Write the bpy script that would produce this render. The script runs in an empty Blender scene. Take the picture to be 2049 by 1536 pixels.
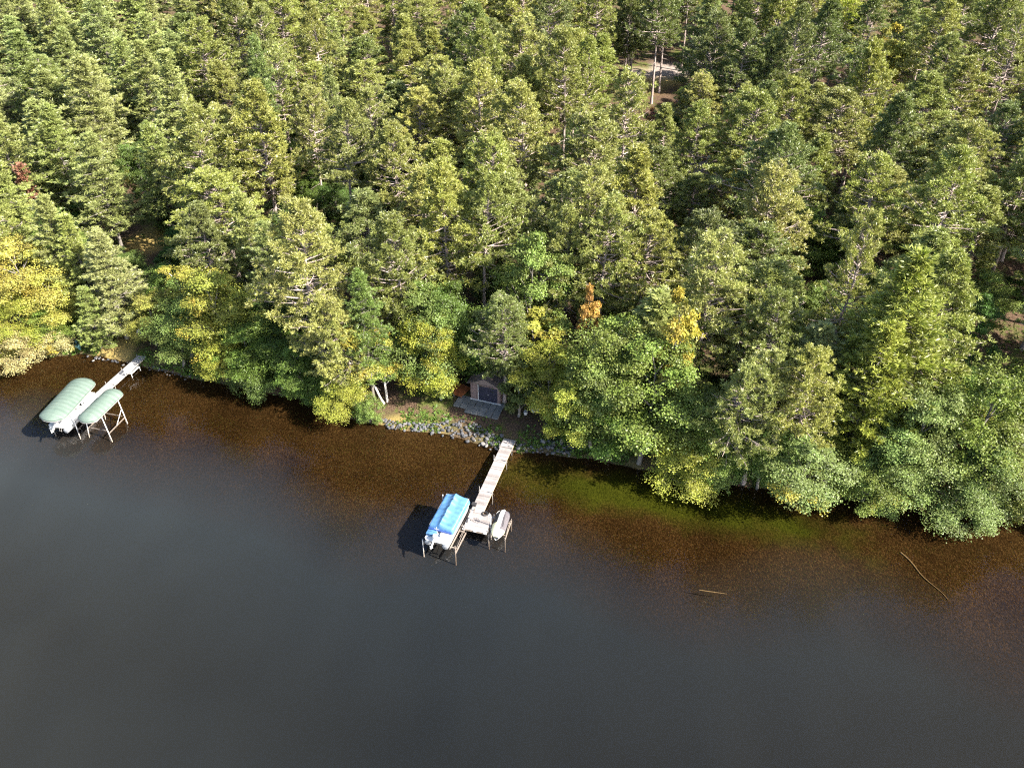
import bpy, math, random
import numpy as np
from mathutils import Vector, Matrix

random.seed(11)
rng = np.random.default_rng(11)
sc = bpy.context.scene
COL = sc.collection
R_ = math.radians

# ------------------------------------------------------------------ camera model
F, CX, CY, HC, PITCH = 1750.0, 1024.5, 768.0, 61.0, R_(37)
SP, CP = math.sin(PITCH), math.cos(PITCH)

def at(px, py, z=0.0):
    """photo pixel -> point of the place on the level z"""
    u, v = px - CX, py - CY
    k = (HC - z) / (F * SP + v * CP)
    return Vector((k * u, k * (F * CP - v * SP), z))

def pix(p):
    Y, z = p[1], p[2] - HC
    dep = Y * CP - z * SP
    return CX + F * p[0] / dep, CY + F * (-Y * SP - z * CP) / dep

# ------------------------------------------------------------------ noise / terrain
_tab = rng.random((64, 64))
def vnoise(x, y):
    x = np.asarray(x, float); y = np.asarray(y, float)
    xi = np.floor(x).astype(int); yi = np.floor(y).astype(int)
    fx = x - xi; fy = y - yi
    fx = fx * fx * (3 - 2 * fx); fy = fy * fy * (3 - 2 * fy)
    a = _tab[xi % 64, yi % 64]; b = _tab[(xi + 1) % 64, yi % 64]
    c = _tab[xi % 64, (yi + 1) % 64]; d = _tab[(xi + 1) % 64, (yi + 1) % 64]
    return a + (b - a) * fx + (c - a) * fy + (a - b - c + d) * fx * fy

SHORE_PX = [(0, 722), (60, 722), (110, 712), (160, 708), (215, 716), (262, 727), (350, 748), (430, 764), (520, 783), (600, 800),
            (660, 822), (720, 842), (760, 850), (830, 860), (900, 872), (960, 888), (1005, 899),
            (1040, 903), (1100, 908), (1145, 912), (1200, 922), (1300, 942), (1400, 958),
            (1500, 976), (1600, 990), (1700, 1000), (1800, 1008), (1900, 1018), (2049, 1040)]
_sp = [at(a, b) for a, b in SHORE_PX]
_sx = np.array([-900, -160] + [p.x for p in _sp] + [120, 900])
_sy = np.array([_sp[0].y + 40, _sp[0].y + 18] + [p.y for p in _sp] + [_sp[-1].y - 14, _sp[-1].y - 60])
_slope = 0.27
def shore_y(x):
    return np.interp(x, _sx, _sy) + 0.5 * (vnoise(np.asarray(x) * 0.35, 3.3) - .5) + 0.35 * (vnoise(np.asarray(x) * 1.3, 8.1) - .5)
def sdist(x, y):
    return (y - shore_y(x)) / math.sqrt(1 + _slope ** 2)
def ground(x, y):
    d = sdist(x, y)
    land = -0.06 + 0.85 * (1 - np.exp(-np.maximum(d, 0) / 1.3)) + np.maximum(d, 0) * 0.022
    land = land + np.clip(d / 8, 0, 1) * 0.5 * (vnoise(x * 0.11, y * 0.11) - .5) + np.clip(d / 2, 0, 1) * .12 * (vnoise(x * .9, y * .9) - .5)
    m = np.maximum(-d, 0)
    bed = -0.06 - 0.35 * (1 - np.exp(-m / 1.6)) - 0.075 * m
    bed = np.maximum(bed, -2.9) + np.clip(m / 4, 0, 1) * .18 * (vnoise(x * .25, y * .25) - .5)
    return np.where(d >= 0, land, bed)
def gz(x, y):
    return float(ground(np.array([x]), np.array([y]))[0])

# ------------------------------------------------------------------ mesh helpers
def mesh_np(name, V, faces, mat=None, attrs=None, smooth=False):
    """faces: list of (n,k) int arrays"""
    me = bpy.data.meshes.new(name)
    V = np.asarray(V, np.float32)
    me.vertices.add(len(V)); me.vertices.foreach_set('co', V.ravel())
    loops = np.concatenate([f.ravel() for f in faces]).astype(np.int32)
    sizes = np.concatenate([np.full(len(f), f.shape[1]) for f in faces]).astype(np.int32)
    starts = np.concatenate([[0], np.cumsum(sizes)[:-1]]).astype(np.int32)
    me.loops.add(len(loops)); me.loops.foreach_set('vertex_index', loops)
    me.polygons.add(len(sizes)); me.polygons.foreach_set('loop_start', starts)
    if smooth:
        me.polygons.foreach_set('use_smooth', np.ones(len(sizes), bool))
    for k, a in (attrs or {}).items():
        at_ = me.attributes.new(k, 'FLOAT', 'POINT'); at_.data.foreach_set('value', np.asarray(a, np.float32))
    me.update(calc_edges=True); me.validate()
    if mat: me.materials.append(mat)
    return me

def link(name, data, parent=None, loc=None):
    o = bpy.data.objects.new(name, data); COL.objects.link(o)
    if parent is not None: o.parent = parent
    if loc is not None: o.location = loc
    return o
def tag(o, label=None, cat=None, group=None, kind=None):
    if label: o['label'] = label
    if cat: o['category'] = cat
    if group: o['group'] = group
    if kind: o['kind'] = kind
    return o
def empty(name, loc, rz=0.0, label=None, cat=None, group=None):
    o = link(name, None, None, loc); o.rotation_euler = (0, 0, rz)
    o.empty_display_size = .3
    return tag(o, label, cat, group)

class MB:
    """collects boxes, tubes and patches into one mesh"""
    def __init__(s): s.V = []; s.F = []; s.n = 0
    def add(s, V, F):
        V = np.asarray(V, float); s.V.append(V)
        for f in F: s.F.append([i + s.n for i in f])
        s.n += len(V)
    def box(s, c, d, rz=0, bev=0.0):
        x, y, z = d[0] / 2, d[1] / 2, d[2] / 2
        b = min(bev, x * .9, y * .9)
        if b > 0:
            ring = [(-x + b, -y), (x - b, -y), (x, -y + b), (x, y - b), (x - b, y), (-x + b, y), (-x, y - b), (-x, -y + b)]
            V = [(p[0], p[1], -z) for p in ring] + [(p[0], p[1], z) for p in ring]
            F = [list(range(7, -1, -1)), list(range(8, 16))] + [[i, (i + 1) % 8, 8 + (i + 1) % 8, 8 + i] for i in range(8)]
        else:
            V = [(-x, -y, -z), (x, -y, -z), (x, y, -z), (-x, y, -z), (-x, -y, z), (x, -y, z), (x, y, z), (-x, y, z)]
            F = [[3, 2, 1, 0], [4, 5, 6, 7], [0, 1, 5, 4], [1, 2, 6, 5], [2, 3, 7, 6], [3, 0, 4, 7]]
        V = np.array(V)
        if rz:
            cs, sn = math.cos(rz), math.sin(rz)
            V = np.stack([V[:, 0] * cs - V[:, 1] * sn, V[:, 0] * sn + V[:, 1] * cs, V[:, 2]], 1)
        s.add(V + np.array(c), F)
    def tube(s, pts, r, n=8, caps=True):
        pts = np.array(pts, float); k = len(pts)
        rr = np.full(k, r, float) if np.isscalar(r) else np.array(r, float)
        T = np.gradient(pts, axis=0); T /= np.linalg.norm(T, axis=1)[:, None] + 1e-9
        ref = np.array([0, 0, 1.0]) if abs(T[0, 2]) < .9 else np.array([1.0, 0, 0])
        V = []
        for i in range(k):
            a = np.cross(T[i], ref); a /= np.linalg.norm(a) + 1e-9; b = np.cross(T[i], a)
            for j in range(n):
                t = 2 * math.pi * j / n
                V.append(pts[i] + rr[i] * (math.cos(t) * a + math.sin(t) * b))
        Fc = [[i * n + j, i * n + (j + 1) % n, (i + 1) * n + (j + 1) % n, (i + 1) * n + j] for i in range(k - 1) for j in range(n)]
        if caps: Fc += [list(range(n - 1, -1, -1)), [(k - 1) * n + j for j in range(n)]]
        s.add(V, Fc)
    def grid(s, P, flip=False):
        """P: (a,b,3) patch"""
        a, b = P.shape[:2]
        Fc = [[i * b + j, i * b + j + 1, (i + 1) * b + j + 1, (i + 1) * b + j] for i in range(a - 1) for j in range(b - 1)]
        if flip: Fc = [f[::-1] for f in Fc]
        s.add(P.reshape(-1, 3), Fc)
    def build(s, name, mat, parent=None, smooth=False, loc=None):
        me = bpy.data.meshes.new(name)
        me.from_pydata(np.concatenate(s.V).tolist(), [], s.F); me.materials.append(mat)
        if smooth:
            me.polygons.foreach_set('use_smooth', np.ones(len(me.polygons), bool))
            me.set_sharp_from_angle(angle=R_(42))
        me.update()
        return link(name, me, parent, loc)

def copy_tree(o, parent=None, kids=None):
    c = o.copy(); COL.objects.link(c); c.parent = parent
    for ch in list(o.children): copy_tree(ch, c)
    return c

# ------------------------------------------------------------------ materials
def newmat(name):
    m = bpy.data.materials.new(name); m.use_nodes = True
    nt = m.node_tree; nt.nodes.clear()
    out = nt.nodes.new('ShaderNodeOutputMaterial')
    return m, nt, out
def N(nt, t, **kw):
    n = nt.nodes.new(t)
    for k, v in kw.items():
        if k in n.inputs: n.inputs[k].default_value = v
        else: setattr(n, k, v)
    return n
def ramp(nt, stops):
    r = nt.nodes.new('ShaderNodeValToRGB'); e = r.color_ramp.elements
    e[0].position, e[0].color = stops[0][0], (*stops[0][1], 1)
    e[1].position, e[1].color = stops[-1][0], (*stops[-1][1], 1)
    for p, c in stops[1:-1]:
        x = e.new(p); x.color = (*c, 1)
    return r

def mat_simple(name, col, rough=.6, metal=0.0, var=.25, scale=6.0, dirt=None, stretch=(1, 1, 1), bump=.0, spec=.4):
    """surface with a mottled base colour, slight wear and bump"""
    m, nt, out = newmat(name); L = nt.links.new
    tc = N(nt, 'ShaderNodeTexCoord'); mp = N(nt, 'ShaderNodeMapping'); mp.inputs['Scale'].default_value = stretch
    L(tc.outputs['Object'], mp.inputs['Vector'])
    n1 = N(nt, 'ShaderNodeTexNoise', Scale=scale, Detail=5.0, Roughness=.65); L(mp.outputs['Vector'], n1.inputs['Vector'])
    lo = tuple(c * (1 - var) for c in col); hi = tuple(min(1, c * (1 + var)) for c in col)
    if dirt: lo = dirt
    r = ramp(nt, [(.3, lo), (.5, col), (.72, hi)]); L(n1.outputs['Fac'], r.inputs['Fac'])
    b = N(nt, 'ShaderNodeBsdfPrincipled', Roughness=rough, Metallic=metal)
    b.inputs['Specular IOR Level'].default_value = spec
    L(r.outputs['Color'], b.inputs['Base Color'])
    if bump:
        bp = N(nt, 'ShaderNodeBump', Strength=bump, Distance=.02); L(n1.outputs['Fac'], bp.inputs['Height']); L(bp.outputs['Normal'], b.inputs['Normal'])
    L(b.outputs['BSDF'], out.inputs['Surface'])
    return m

def mat_leaf(name, trans=.30, gloss=.05, var=.35):
    """leaf colour comes from the tree (object colour); tint per twig; autumn patches where the crown has turned"""
    m, nt, out = newmat(name); L = nt.links.new
    oi = N(nt, 'ShaderNodeObjectInfo')
    at1 = N(nt, 'ShaderNodeAttribute', attribute_name='tint')
    at2 = N(nt, 'ShaderNodeAttribute', attribute_name='turn')
    mr = N(nt, 'ShaderNodeMapRange'); mr.inputs['To Min'].default_value = 1 - var; mr.inputs['To Max'].default_value = 1 + var
    L(at1.outputs['Fac'], mr.inputs['Value'])
    # turned leaves: alpha of the object colour sets how much of the crown has turned
    sub = N(nt, 'ShaderNodeMath', operation='SUBTRACT'); sub.inputs[0].default_value = 1.0; L(oi.outputs['Alpha'], sub.inputs[1])
    lt = N(nt, 'ShaderNodeMath', operation='SUBTRACT'); L(sub.outputs[0], lt.inputs[0]); L(at2.outputs['Fac'], lt.inputs[1])
    mm = N(nt, 'ShaderNodeMath', operation='MULTIPLY_ADD', use_clamp=True); mm.inputs[1].default_value = 5.0; mm.inputs[2].default_value = 0.0
    L(lt.outputs[0], mm.inputs[0])
    mix = N(nt, 'ShaderNodeMix', data_type='RGBA'); L(mm.outputs[0], mix.inputs['Factor'])
    L(oi.outputs['Color'], mix.inputs['A']); mix.inputs['B'].default_value = (.33, .265, .045, 1)
    sc_ = N(nt, 'ShaderNodeVectorMath', operation='SCALE'); L(mix.outputs['Result'], sc_.inputs[0]); L(mr.outputs['Result'], sc_.inputs['Scale'])
    hs = N(nt, 'ShaderNodeHueSaturation')
    hr = N(nt, 'ShaderNodeMapRange'); hr.inputs['To Min'].default_value = .487; hr.inputs['To Max'].default_value = .514
    L(at1.outputs['Fac'], hr.inputs['Value']); L(hr.outputs['Result'], hs.inputs['Hue']); L(sc_.outputs['Vector'], hs.inputs['Color'])
    d = N(nt, 'ShaderNodeBsdfDiffuse'); t = N(nt, 'ShaderNodeBsdfTranslucent'); g = N(nt, 'ShaderNodeBsdfGlossy', Roughness=.45)
    L(hs.outputs['Color'], d.inputs['Color'])
    tt = N(nt, 'ShaderNodeMix', data_type='RGBA', blend_type='MULTIPLY'); tt.inputs['Factor'].default_value = 1
    L(hs.outputs['Color'], tt.inputs['A']); tt.inputs['B'].default_value = (1.0, 1.15, .45, 1); L(tt.outputs['Result'], t.inputs['Color'])
    g.inputs['Color'].default_value = (.8, .85, .8, 1)
    m1 = N(nt, 'ShaderNodeMixShader', Fac=trans); L(d.outputs[0], m1.inputs[1]); L(t.outputs[0], m1.inputs[2])
    m2 = N(nt, 'ShaderNodeMixShader', Fac=gloss); L(m1.outputs[0], m2.inputs[1]); L(g.outputs[0], m2.inputs[2])
    L(m2.outputs[0], out.inputs['Surface'])
    return m

def mat_bark(name, c1, c2, birch=False):
    m, nt, out = newmat(name); L = nt.links.new
    tc = N(nt, 'ShaderNodeTexCoord'); mp = N(nt, 'ShaderNodeMapping')
    mp.inputs['Scale'].default_value = (5, 5, .9) if not birch else (2, 2, 5)
    L(tc.outputs['Object'], mp.inputs['Vector'])
    n1 = N(nt, 'ShaderNodeTexNoise', Scale=2.2, Detail=6.0, Roughness=.7); L(mp.outputs['Vector'], n1.inputs['Vector'])
    r = ramp(nt, [(.33, c1), (.62, c2)] if not birch else [(.38, c1), (.46, c2), (.8, c2)])
    L(n1.outputs['Fac'], r.inputs['Fac'])
    b = N(nt, 'ShaderNodeBsdfPrincipled', Roughness=.85); b.inputs['Specular IOR Level'].default_value = .2
    L(r.outputs['Color'], b.inputs['Base Color'])
    bp = N(nt, 'ShaderNodeBump', Strength=.6, Distance=.03); L(n1.outputs['Fac'], bp.inputs['Height']); L(bp.outputs['Normal'], b.inputs['Normal'])
    L(b.outputs[0], out.inputs['Surface'])
    return m

M = {}
M['needle'] = mat_leaf('pine_needles', .17, .05, .5)
M['leaf'] = mat_leaf('broad_leaves', .27, .022, .45)
M['bark_pine'] = mat_bark('pine_bark', (.15, .115, .10), (.42, .345, .315))
M['bark_grey'] = mat_bark('grey_bark', (.08, .07, .06), (.24, .215, .19))
M['bark_birch'] = mat_bark('birch_bark', (.05, .045, .04), (.62, .58, .52), True)
M['snag'] = mat_bark('bare_wood', (.22, .19, .18), (.45, .40, .38))

def mat_ground():
    m, nt, out = newmat('forest_floor'); L = nt.links.new
    tc = N(nt, 'ShaderNodeTexCoord')
    big = N(nt, 'ShaderNodeTexNoise', Scale=.16, Detail=3.0); L(tc.outputs['Object'], big.inputs['Vector'])
    mid = N(nt, 'ShaderNodeTexNoise', Scale=.9, Detail=6.0, Roughness=.7); L(tc.outputs['Object'], mid.inputs['Vector'])
    fine = N(nt, 'ShaderNodeTexNoise', Scale=7.0, Detail=6.0, Roughness=.75); L(tc.outputs['Object'], fine.inputs['Vector'])
    litter = ramp(nt, [(.3, (.032, .021, .015)), (.5, (.088, .058, .040)), (.7, (.18, .125, .082))]); L(fine.outputs['Fac'], litter.inputs['Fac'])
    grass = ramp(nt, [(.3, (.03, .045, .012)), (.7, (.13, .15, .04))]); L(fine.outputs['Fac'], grass.inputs['Fac'])
    add = N(nt, 'ShaderNodeMath', operation='MULTIPLY_ADD'); add.inputs[1].default_value = .55; L(big.outputs['Fac'], add.inputs[0]); 
    h = N(nt, 'ShaderNodeMath', operation='MULTIPLY'); h.inputs[1].default_value = .5; L(mid.outputs['Fac'], h.inputs[0]); L(h.outputs[0], add.inputs[2])
    k = N(nt, 'ShaderNodeMapRange'); k.inputs['From Min'].default_value = .52; k.inputs['From Max'].default_value = .62; L(add.outputs[0], k.inputs['Value'])
    wet = N(nt, 'ShaderNodeAttribute', attribute_name='bank')
    mx = N(nt, 'ShaderNodeMath', operation='MAXIMUM'); L(k.outputs[0], mx.inputs[0])
    wm = N(nt, 'ShaderNodeMath', operation='MULTIPLY'); L(wet.outputs['Fac'], wm.inputs[0]); L(mid.outputs['Fac'], wm.inputs[1]); L(wm.outputs[0], mx.inputs[1])
    mix = N(nt, 'ShaderNodeMix', data_type='RGBA'); L(mx.outputs[0], mix.inputs['Factor']); L(litter.outputs[0], mix.inputs['A']); L(grass.outputs[0], mix.inputs['B'])
    dr = N(nt, 'ShaderNodeAttribute', attribute_name='drive')
    sand = ramp(nt, [(.3, (.20, .165, .145)), (.7, (.33, .28, .25))]); L(fine.outputs['Fac'], sand.inputs['Fac'])
    straw_sun = N(nt, 'ShaderNodeAttribute', attribute_name='straw_sun')
    st = ramp(nt, [(.3, (.22, .16, .06)), (.7, (.42, .31, .11))]); L(fine.outputs['Fac'], st.inputs['Fac'])
    mixs = N(nt, 'ShaderNodeMix', data_type='RGBA'); L(straw_sun.outputs['Fac'], mixs.inputs['Factor']); L(mix.outputs['Result'], mixs.inputs['A']); L(st.outputs[0], mixs.inputs['B'])
    mix2 = N(nt, 'ShaderNodeMix', data_type='RGBA'); L(dr.outputs['Fac'], mix2.inputs['Factor']); L(mixs.outputs['Result'], mix2.inputs['A']); L(sand.outputs[0], mix2.inputs['B'])
    b = N(nt, 'ShaderNodeBsdfDiffuse'); L(mix2.outputs['Result'], b.inputs['Color'])
    bp = N(nt, 'ShaderNodeBump', Strength=.9, Distance=.12); L(fine.outputs['Fac'], bp.inputs['Height']); L(bp.outputs['Normal'], b.inputs['Normal'])
    L(b.outputs[0], out.inputs['Surface'])
    return m

def mat_bed():
    m, nt, out = newmat('lake_bottom'); L = nt.links.new
    tc = N(nt, 'ShaderNodeTexCoord')
    mp = N(nt, 'ShaderNodeMapping'); mp.inputs['Rotation'].default_value = (0, 0, R_(28)); mp.inputs['Scale'].default_value = (1.0, .5, 1)
    L(tc.outputs['Object'], mp.inputs['Vector'])
    big = N(nt, 'ShaderNodeTexNoise', Scale=.14, Detail=4.0); L(tc.outputs['Object'], big.inputs['Vector'])
    rip = N(nt, 'ShaderNodeTexNoise', Scale=9.0, Detail=4.0, Roughness=.72, Distortion=.6); L(mp.outputs['Vector'], rip.inputs['Vector'])
    spk = N(nt, 'ShaderNodeTexVoronoi', Scale=6.5); L(mp.outputs['Vector'], spk.inputs['Vector'])
    base = ramp(nt, [(.32, (.0052, .0029, .0011)), (.5, (.0165, .0090, .0031)), (.68, (.058, .033, .0115))]); L(rip.outputs['Fac'], base.inputs['Fac'])
    s2 = N(nt, 'ShaderNodeMapRange'); s2.inputs['From Min'].default_value = .16; s2.inputs['From Max'].default_value = .06; L(spk.outputs['Distance'], s2.inputs['Value'])
    gold = N(nt, 'ShaderNodeMix', data_type='RGBA'); L(s2.outputs['Result'], gold.inputs['Factor']); L(base.outputs[0], gold.inputs['A']); gold.inputs['B'].default_value = (.115, .072, .026, 1)  # litter specks, with ripple lensing and sparkle painted into the bed colour
    # weed bed
    wa = N(nt, 'ShaderNodeAttribute', attribute_name='weed')
    weed = ramp(nt, [(.34, (.005, .0075, .001)), (.66, (.040, .046, .005))]); L(rip.outputs['Fac'], weed.inputs['Fac'])
    wn = N(nt, 'ShaderNodeTexNoise', Scale=.32, Detail=5.0, Roughness=.6); L(tc.outputs['Object'], wn.inputs['Vector'])
    wsum = N(nt, 'ShaderNodeMath', operation='ADD'); L(wa.outputs['Fac'], wsum.inputs[0]); L(wn.outputs['Fac'], wsum.inputs[1])
    wf = N(nt, 'ShaderNodeMapRange'); wf.inputs['From Min'].default_value = .72; wf.inputs['From Max'].default_value = 1.25; L(wsum.outputs[0], wf.inputs['Value'])
    mw = N(nt, 'ShaderNodeMix', data_type='RGBA'); L(wf.outputs['Result'], mw.inputs['Factor']); L(gold.outputs['Result'], mw.inputs['A']); L(weed.outputs[0], mw.inputs['B'])
    bm = N(nt, 'ShaderNodeMapRange'); bm.inputs['From Min'].default_value = .3; bm.inputs['From Max'].default_value = .7; bm.inputs['To Min'].default_value = .62; bm.inputs['To Max'].default_value = 1.25
    L(big.outputs['Fac'], bm.inputs['Value'])
    sc_ = N(nt, 'ShaderNodeVectorMath', operation='SCALE'); L(mw.outputs['Result'], sc_.inputs[0]); L(bm.outputs['Result'], sc_.inputs['Scale'])
    # farther out grey silt; sky reflection is painted in, paler and bluer at left
    si = N(nt, 'ShaderNodeAttribute', attribute_name='silt_sky')
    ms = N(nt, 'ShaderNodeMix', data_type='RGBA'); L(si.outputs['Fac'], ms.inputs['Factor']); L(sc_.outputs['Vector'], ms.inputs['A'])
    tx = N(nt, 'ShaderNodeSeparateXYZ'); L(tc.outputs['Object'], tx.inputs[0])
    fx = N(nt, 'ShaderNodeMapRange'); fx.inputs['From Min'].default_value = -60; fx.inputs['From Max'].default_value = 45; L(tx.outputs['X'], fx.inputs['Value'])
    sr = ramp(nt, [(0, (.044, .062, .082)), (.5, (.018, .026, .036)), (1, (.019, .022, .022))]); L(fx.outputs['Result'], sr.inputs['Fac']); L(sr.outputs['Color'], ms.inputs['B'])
    b = N(nt, 'ShaderNodeBsdfDiffuse'); L(ms.outputs['Result'], b.inputs['Color'])
    L(b.outputs[0], out.inputs['Surface'])
    return m

def mat_water():
    m, nt, out = newmat('lake_water'); L = nt.links.new
    tc = N(nt, 'ShaderNodeTexCoord')
    mp = N(nt, 'ShaderNodeMapping'); mp.inputs['Rotation'].default_value = (0, 0, R_(32)); mp.inputs['Scale'].default_value = (1.0, .42, 1)
    L(tc.outputs['Object'], mp.inputs['Vector'])
    n1 = N(nt, 'ShaderNodeTexNoise', Scale=3.0, Detail=4.0, Roughness=.62, Distortion=.4); L(mp.outputs['Vector'], n1.inputs['Vector'])
    n2 = N(nt, 'ShaderNodeTexNoise', Scale=.5, Detail=2.0); L(mp.outputs['Vector'], n2.inputs['Vector'])
    ad = N(nt, 'ShaderNodeMath', operation='MULTIPLY_ADD'); ad.inputs[1].default_value = .5; L(n2.outputs['Fac'], ad.inputs[0]); L(n1.outputs['Fac'], ad.inputs[2])
    wl = N(nt, 'ShaderNodeTexNoise', Scale=.035, Detail=4.0, Roughness=.6, Distortion=1.0); L(mp.outputs['Vector'], wl.inputs['Vector'])
    ws = N(nt, 'ShaderNodeMapRange'); ws.inputs['From Min'].default_value = .35; ws.inputs['From Max'].default_value = .65; ws.inputs['To Min'].default_value = .12; ws.inputs['To Max'].default_value = .42
    L(wl.outputs['Fac'], ws.inputs['Value'])
    bp = N(nt, 'ShaderNodeBump', Distance=.02); L(ad.outputs[0], bp.inputs['Height']); L(ws.outputs['Result'], bp.inputs['Strength'])
    lw = N(nt, 'ShaderNodeLayerWeight', Blend=.5); L(bp.outputs['Normal'], lw.inputs['Normal'])
    pw = N(nt, 'ShaderNodeMath', operation='POWER'); pw.inputs[1].default_value = 5.0; L(lw.outputs['Facing'], pw.inputs[0])
    fr = N(nt, 'ShaderNodeMath', operation='MULTIPLY_ADD', use_clamp=True); fr.inputs[1].default_value = .98; fr.inputs[2].default_value = .021; L(pw.outputs[0], fr.inputs[0])
    g = N(nt, 'ShaderNodeBsdfGlossy', Roughness=.14); g.inputs['Color'].default_value = (1, 1, 1, 1); L(bp.outputs['Normal'], g.inputs['Normal'])
    t = N(nt, 'ShaderNodeBsdfTransparent')
    mx = N(nt, 'ShaderNodeMixShader'); L(fr.outputs[0], mx.inputs['Fac']); L(t.outputs[0], mx.inputs[1]); L(g.outputs[0], mx.inputs[2])
    L(mx.outputs[0], out.inputs['Surface'])
    va = N(nt, 'ShaderNodeVolumeAbsorption', Density=WDENS); va.inputs['Color'].default_value = WCOL
    L(va.outputs[0], out.inputs['Volume'])
    return m
WDENS, WCOL = .30, (.62, .50, .34, 1)

# ------------------------------------------------------------------ setting: ground, lake bed, water
def build_ground():
    xs = np.concatenate([np.arange(-620, -130, 14.), np.arange(-130, -75, 3.), np.arange(-75, 75, .8), np.arange(75, 130, 3.), np.arange(130, 640, 14.)])
    tl = np.concatenate([[0], np.arange(.12, 3, .25), np.arange(3, 14, .7), np.arange(14, 80, 1.6), np.arange(80, 200, 4.), np.arange(200, 900, 30.)])
    tb = np.concatenate([[0], -np.arange(.12, 3, .3), -np.arange(3, 40, .9), -np.arange(40, 90, 4.), -np.arange(90, 500, 30.)])
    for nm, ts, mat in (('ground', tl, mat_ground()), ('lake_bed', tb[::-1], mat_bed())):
        X, T = np.meshgrid(xs, ts); Y = shore_y(X) + T * math.sqrt(1 + _slope ** 2)
        eps = 1e-4 if nm == 'ground' else -1e-4
        Z = ground(X, Y + eps)
        a, b = X.shape
        V = np.stack([X, Y, Z], -1).reshape(-1, 3)
        i = np.arange(a - 1)[:, None] * b + np.arange(b - 1)[None, :]
        Fq = np.stack([i, i + 1, i + 1 + b, i + b], -1).reshape(-1, 4)
        at_ = {}
        if nm == 'ground':
            bank = np.exp(-((T - .9) / .8) ** 2) * 1.7 * np.clip(vnoise(X * .5, Y * .5) * 1.6 - .25, 0, 1)
            at_['bank'] = np.clip(bank, 0, 1).ravel()
            c = DRIVE; dd = np.zeros_like(X)
            for (px, py, qx, qy, w) in c:
                A, B = at(px, py, 4), at(qx, qy, 4)
                ux, uy = B.x - A.x, B.y - A.y; ll = ux * ux + uy * uy
                tt = np.clip(((X - A.x) * ux + (Y - A.y) * uy) / ll, 0, 1)
                dist = np.hypot(X - A.x - tt * ux, Y - A.y - tt * uy) + 1.2 * (vnoise(X * .6, Y * .6) - .5)
                dd = np.maximum(dd, np.clip((w - dist) / .8, 0, 1))
            at_['drive'] = dd.ravel()
            ss = np.zeros_like(X)
            for (px, py, w) in STRAW_SUN:
                A = at(px, py, 2.5); dist = np.hypot((X - A.x), (Y - A.y)) + 2.5 * (vnoise(X * .45, Y * .45) - .5)
                ss = np.maximum(ss, np.clip((w - dist) / 2., 0, 1) * .85)
            at_['straw_sun'] = ss.ravel()
        else:
            A = at(1380, 1020, -1)
            e = ((X - A.x) / 17) ** 2 + ((Y - A.y + (X - A.x) * .27) / 3.0) ** 2
            B = at(1130, 975, -1)
            e2 = ((X - B.x) / 7) ** 2 + ((Y - B.y) / 3.5) ** 2
            at_['weed'] = np.clip(np.exp(-e) * .9 + np.exp(-e2) * .15, 0, 1).ravel()
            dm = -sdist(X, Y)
            at_['silt_sky'] = np.clip((dm - 4 - 7 * vnoise(X * .07, Y * .07) - np.clip(X + 10, 0, 60) * .01) / 12, 0, 1).ravel()
        me = mesh_np(nm, V, [Fq], mat, at_, True)
        tag(link(nm, me), kind='structure')

DRIVE = [(1290, 142, 1420, 128, 4.0), (1420, 128, 1700, 110, 3.5)]
STRAW_SUN = [(1300, 165, 7), (225, 665, 3.2), (785, 815, 1.5), (880, 828, 1.2), (300, 470, 4.5), (870, 757, 1.6), (1270, 925, 1.6), (1780, 237, 4), (1150, 838, 0.5)]  # dry pale ground; the upper right patch paints in sunlit forest floor
build_ground()

wb = MB(); wb.box((0, -120, -4.5), (1240, 560, 9.0))
wo = wb.build('water', mat_water()); tag(wo, kind='structure')

# ------------------------------------------------------------------ trees
def tubes(paths, sides):
    """list of (pts, radii) -> V, quads"""
    Vs, Fs, n = [], [], 0
    for pts, rr in paths:
        pts = np.asarray(pts, float); k = len(pts)
        T = np.gradient(pts, axis=0); T /= np.linalg.norm(T, axis=1)[:, None] + 1e-9
        ref = np.where(np.abs(T[:, 2:3]) < .9, np.array([[0, 0, 1.]]), np.array([[1., 0, 0]]))
        a = np.cross(T, ref); a /= np.linalg.norm(a, axis=1)[:, None] + 1e-9
        b = np.cross(T, a)
        th = 2 * np.pi * np.arange(sides) / sides
        ring = pts[:, None] + np.asarray(rr)[:, None, None] * (np.cos(th)[None, :, None] * a[:, None] + np.sin(th)[None, :, None] * b[:, None])
        Vs.append(ring.reshape(-1, 3))
        i = np.arange(k - 1)[:, None] * sides; j = np.arange(sides)[None, :]; j2 = (j + 1) % sides
        Fs.append((np.stack([i + j, i + j2, i + sides + j2, i + sides + j], -1).reshape(-1, 4)) + n)
        n += k * sides
    return np.concatenate(Vs), np.concatenate(Fs)

def blades(g, P, A, S, k, spread, width, flat=1.0, tint=None):
    """k leaf-shaped quads radiating from each point P around axis A"""
    n = len(P)
    d = g.normal(size=(n, k, 3)) * spread; d[..., 2] *= flat
    d += A[:, None]; d /= np.linalg.norm(d, axis=2)[..., None] + 1e-9
    ln = S[:, None] * g.uniform(.6, 1.15, (n, k))
    tip = P[:, None] + d * ln[..., None]
    sd = np.cross(d, g.normal(size=(n, k, 3))); sd /= np.linalg.norm(sd, axis=2)[..., None] + 1e-9
    mid = P[:, None] + d * (ln * .55)[..., None]; w = (ln * width)[..., None]
    V = np.stack([np.broadcast_to(P[:, None], tip.shape), mid + sd * w, tip, mid - sd * w], 2).reshape(-1, 3)
    Fq = np.arange(n * k * 4).reshape(-1, 4)
    t = tint if tint is not None else g.random(n)
    t = np.clip(t[:, None] * .7 + g.random((n, k)) * .3, 0, 1)
    return V, Fq, np.repeat(t.ravel(), 4)

def nrm(a): return a / (np.linalg.norm(a, axis=-1, keepdims=True) + 1e-9)

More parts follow.
